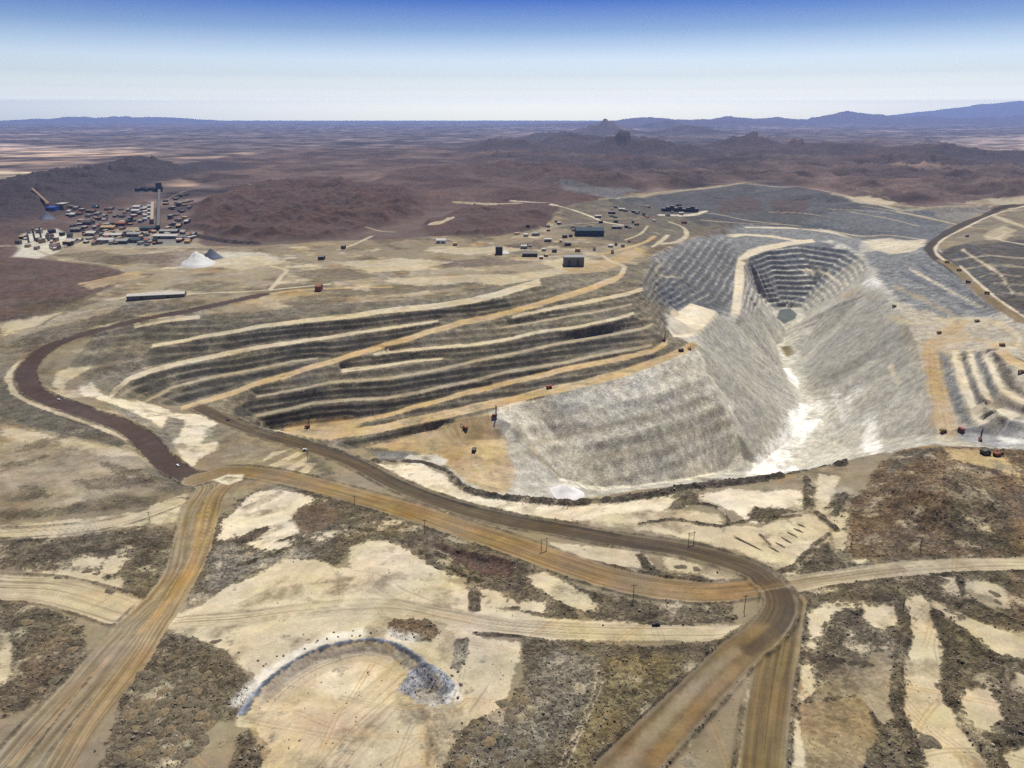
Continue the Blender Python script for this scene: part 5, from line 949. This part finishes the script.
for q in range(9): MB().box((d.length * (q + .5) / 9, 0, 5), (5, 9, 14)).build('trestle', 'dark', P)
P = thing('cream_gallery'); a, b = at(152.5,224), at(153,204.5); P.location = a; tag(P, 'cream walled long hall alongside the grey conveyor gallery', 'hall'); d = b - a; P.rotation_euler = (0, 0, math.atan2(d.y, d.x)); MB().box((d.length / 2, 0, 8), (d.length, 11, 20)).build('wall', 'cream', P); MB().box((d.length / 2, 0, 18.5), (d.length + 2, 12, 1)).build('roof', 'cream', P)
P = thing('inclined_conveyor'); a, b = at(50,209), at(33,191); P.location = a; tag(P, 'tan inclined conveyor climbing the dark slope from the blue building', 'conveyor'); d = b - a; P.rotation_euler = (0, 0, math.atan2(d.y, d.x)); l = math.hypot(d.x, d.y)
MB().bar((0, 0, 22), (l, 0, d.z + 12), 5.5, 4).build('gallery', 'tan', P)
for q in range(5): MB().box((l * (q + .5) / 5, 0, 5 + d.z * (q + .5) / 5), (4, 6, 20)).build('trestle', 'dark', P)
HT = [(105,243,16,'grey','lgrey','pale long shed at the lower left of the plant'),(120,244,14,'slate','grey','blue grey long shed beside the pale long shed'),(134,243,12,'dgrey','teal','dark roofed long shed right of the blue grey one'),(112,238,18,'slate','lgrey','long light roofed shed in the second row of the plant'),(133,237,14,'grey','grey','grey shed in the second row left of the teal hall'),(147,231,15,'teal','teal','large dark teal hall at the near end of the conveyor gallery'),(165,239,24,'grey','lgrey','longest pale roofed shed in front of the conveyor gallery'),(168,234,18,'slate','grey','grey long shed right of the near end of the conveyor gallery'),(181,240,10,'dgrey','dgrey','dark shed at the right front corner of the plant'),(190,237,8,'grey','grey','grey hut at the right end of the plant by the dark bank'),
  (135,213,8,'white','lgrey','white roofed shed in the upper middle of the plant'),(136,209,7,'white','lgrey','white roofed shed at the back of the upper middle'),(107,230,14,'tan','tan','ochre roofed shed in the middle of the plant'),(120,226,10,'rust','rust','rust roofed shed behind the ochre roofed one'),(85,225,12,'dgrey','dark','dark long building left of the ochre roofed shed'),(75,232,10,'dgrey','dgrey','dark shed behind the silo cluster'),(90,236,9,'grey','lgrey','pale shed between the silo cluster and the long sheds'),(70,244,9,'lgrey','lgrey','white roofed shed at the right foot of the silo cluster')]
M['slate2'] = M['slate']
for px, py, w, wm, rm, lb in HT: shed('industrial_shed', px, py, w, 34, 10, wm, rm, lb, 'shed', 'sheds of the plant')
for i in range(8): shed('small_white_shed', 145 + (i % 2) * 4, 221 - i * 1.9, 4.2, 22, 9, 'white', 'lgrey', 'small white roofed shed in the rows left of the cream hall', 'shed', 'small white sheds of the plant')
for i in range(11): shed('plant_block', 167 + i * .9 + (i % 3) * 5, 229 - i * 3.2, 4, 24, 7 + (i * 5 % 4) * 3, 'dgrey' if i % 2 else 'tan', 'dgrey' if i % 3 else 'grey', 'small dark block in the rows right of the conveyor gallery', 'plant block', 'blocks right of the conveyor gallery', roof='flat')
for i in range(12): shed('town_house', 66 + (i * 7 % 12) * 4.4, 208 + (i * 5 % 7) * 2.4, 3.6, 20, 8, 'cream' if i % 4 == 0 else 'dgrey', 'dgrey' if i % 3 else 'rust', 'tiny house scattered on the brown slope between the blue building and the plant', 'house', 'houses scattered left of the plant')
for i in range(6): shed('plant_block', 137 + i * 4.2, 191.5 - (i % 2), 4, 40, 16, 'teal', 'dark', 'dark block in the back row of the plant beyond the white sheds', 'plant block', 'blocks in the back row', roof='flat')
rs = np.random.RandomState(77); QM = ['dgrey', 'grey', 'tan', 'rust', 'lgrey', 'dark', 'dgrey', 'teal']
for lb, gp, n, (x0, x1, y0, y1), mn in [('tiny dusty outbuilding packed among the long sheds at the front of the plant', 'outbuildings at the front of the plant', 60, (78, 196, 232, 246), 3), ('tiny dusty hut among the rust and ochre roofs in the middle of the plant', 'huts in the middle of the plant', 56, (66, 150, 207, 230), 2.6), ('tiny hut in the strip between the conveyor gallery and the brown hill', 'huts right of the conveyor gallery', 22, (163, 190, 192, 236), 2.6)]:
    for i in range(n):
        a, b = QM[rs.randint(8)], QM[rs.randint(8)]; shed('outbuilding', rs.uniform(x0, x1), rs.uniform(y0, y1), mn + rs.uniform(0, 2.5), rs.uniform(14, 30), rs.uniform(5, 11), a, b, lb, 'outbuilding', gp, rs.uniform(-.2, .2), 'gable' if i % 2 else 'flat', False)
for lb, gp, n, (x0, x1, y0, y1) in [('tiny dusty hut scattered around the teal and square grey workshops', 'huts around the workshops', 30, (516, 640, 222, 260)), ('tiny dark structure scattered on the dark yard left of the back dump', 'structures on the back yard', 24, (600, 690, 205, 226))]:
    for i in range(n):
        a, b = QM[rs.randint(8)], QM[rs.randint(8)]; shed('outbuilding', rs.uniform(x0, x1), rs.uniform(y0, y1), 2 + rs.uniform(0, 3.), rs.uniform(10, 22), rs.uniform(4, 9), a, b, lb, 'outbuilding', gp, rs.uniform(-.3, .3), 'gable' if i % 2 else 'flat', False)
for lb, n, (x0, x1, y0, y1) in [('small dusty shed on the white ground around the silos at the far left', 26, (16, 72, 232, 252))]:
    for i in range(n): shed('outbuilding', rs.uniform(x0, x1), rs.uniform(y0, y1), 2.2 + rs.uniform(0, 3.), rs.uniform(12, 24), rs.uniform(5, 14), QM[rs.randint(8)], QM[rs.randint(8)], lb, 'outbuilding', 'sheds around the silos', rs.uniform(-.3, .3), 'gable' if i % 2 else 'flat', False)
P = None
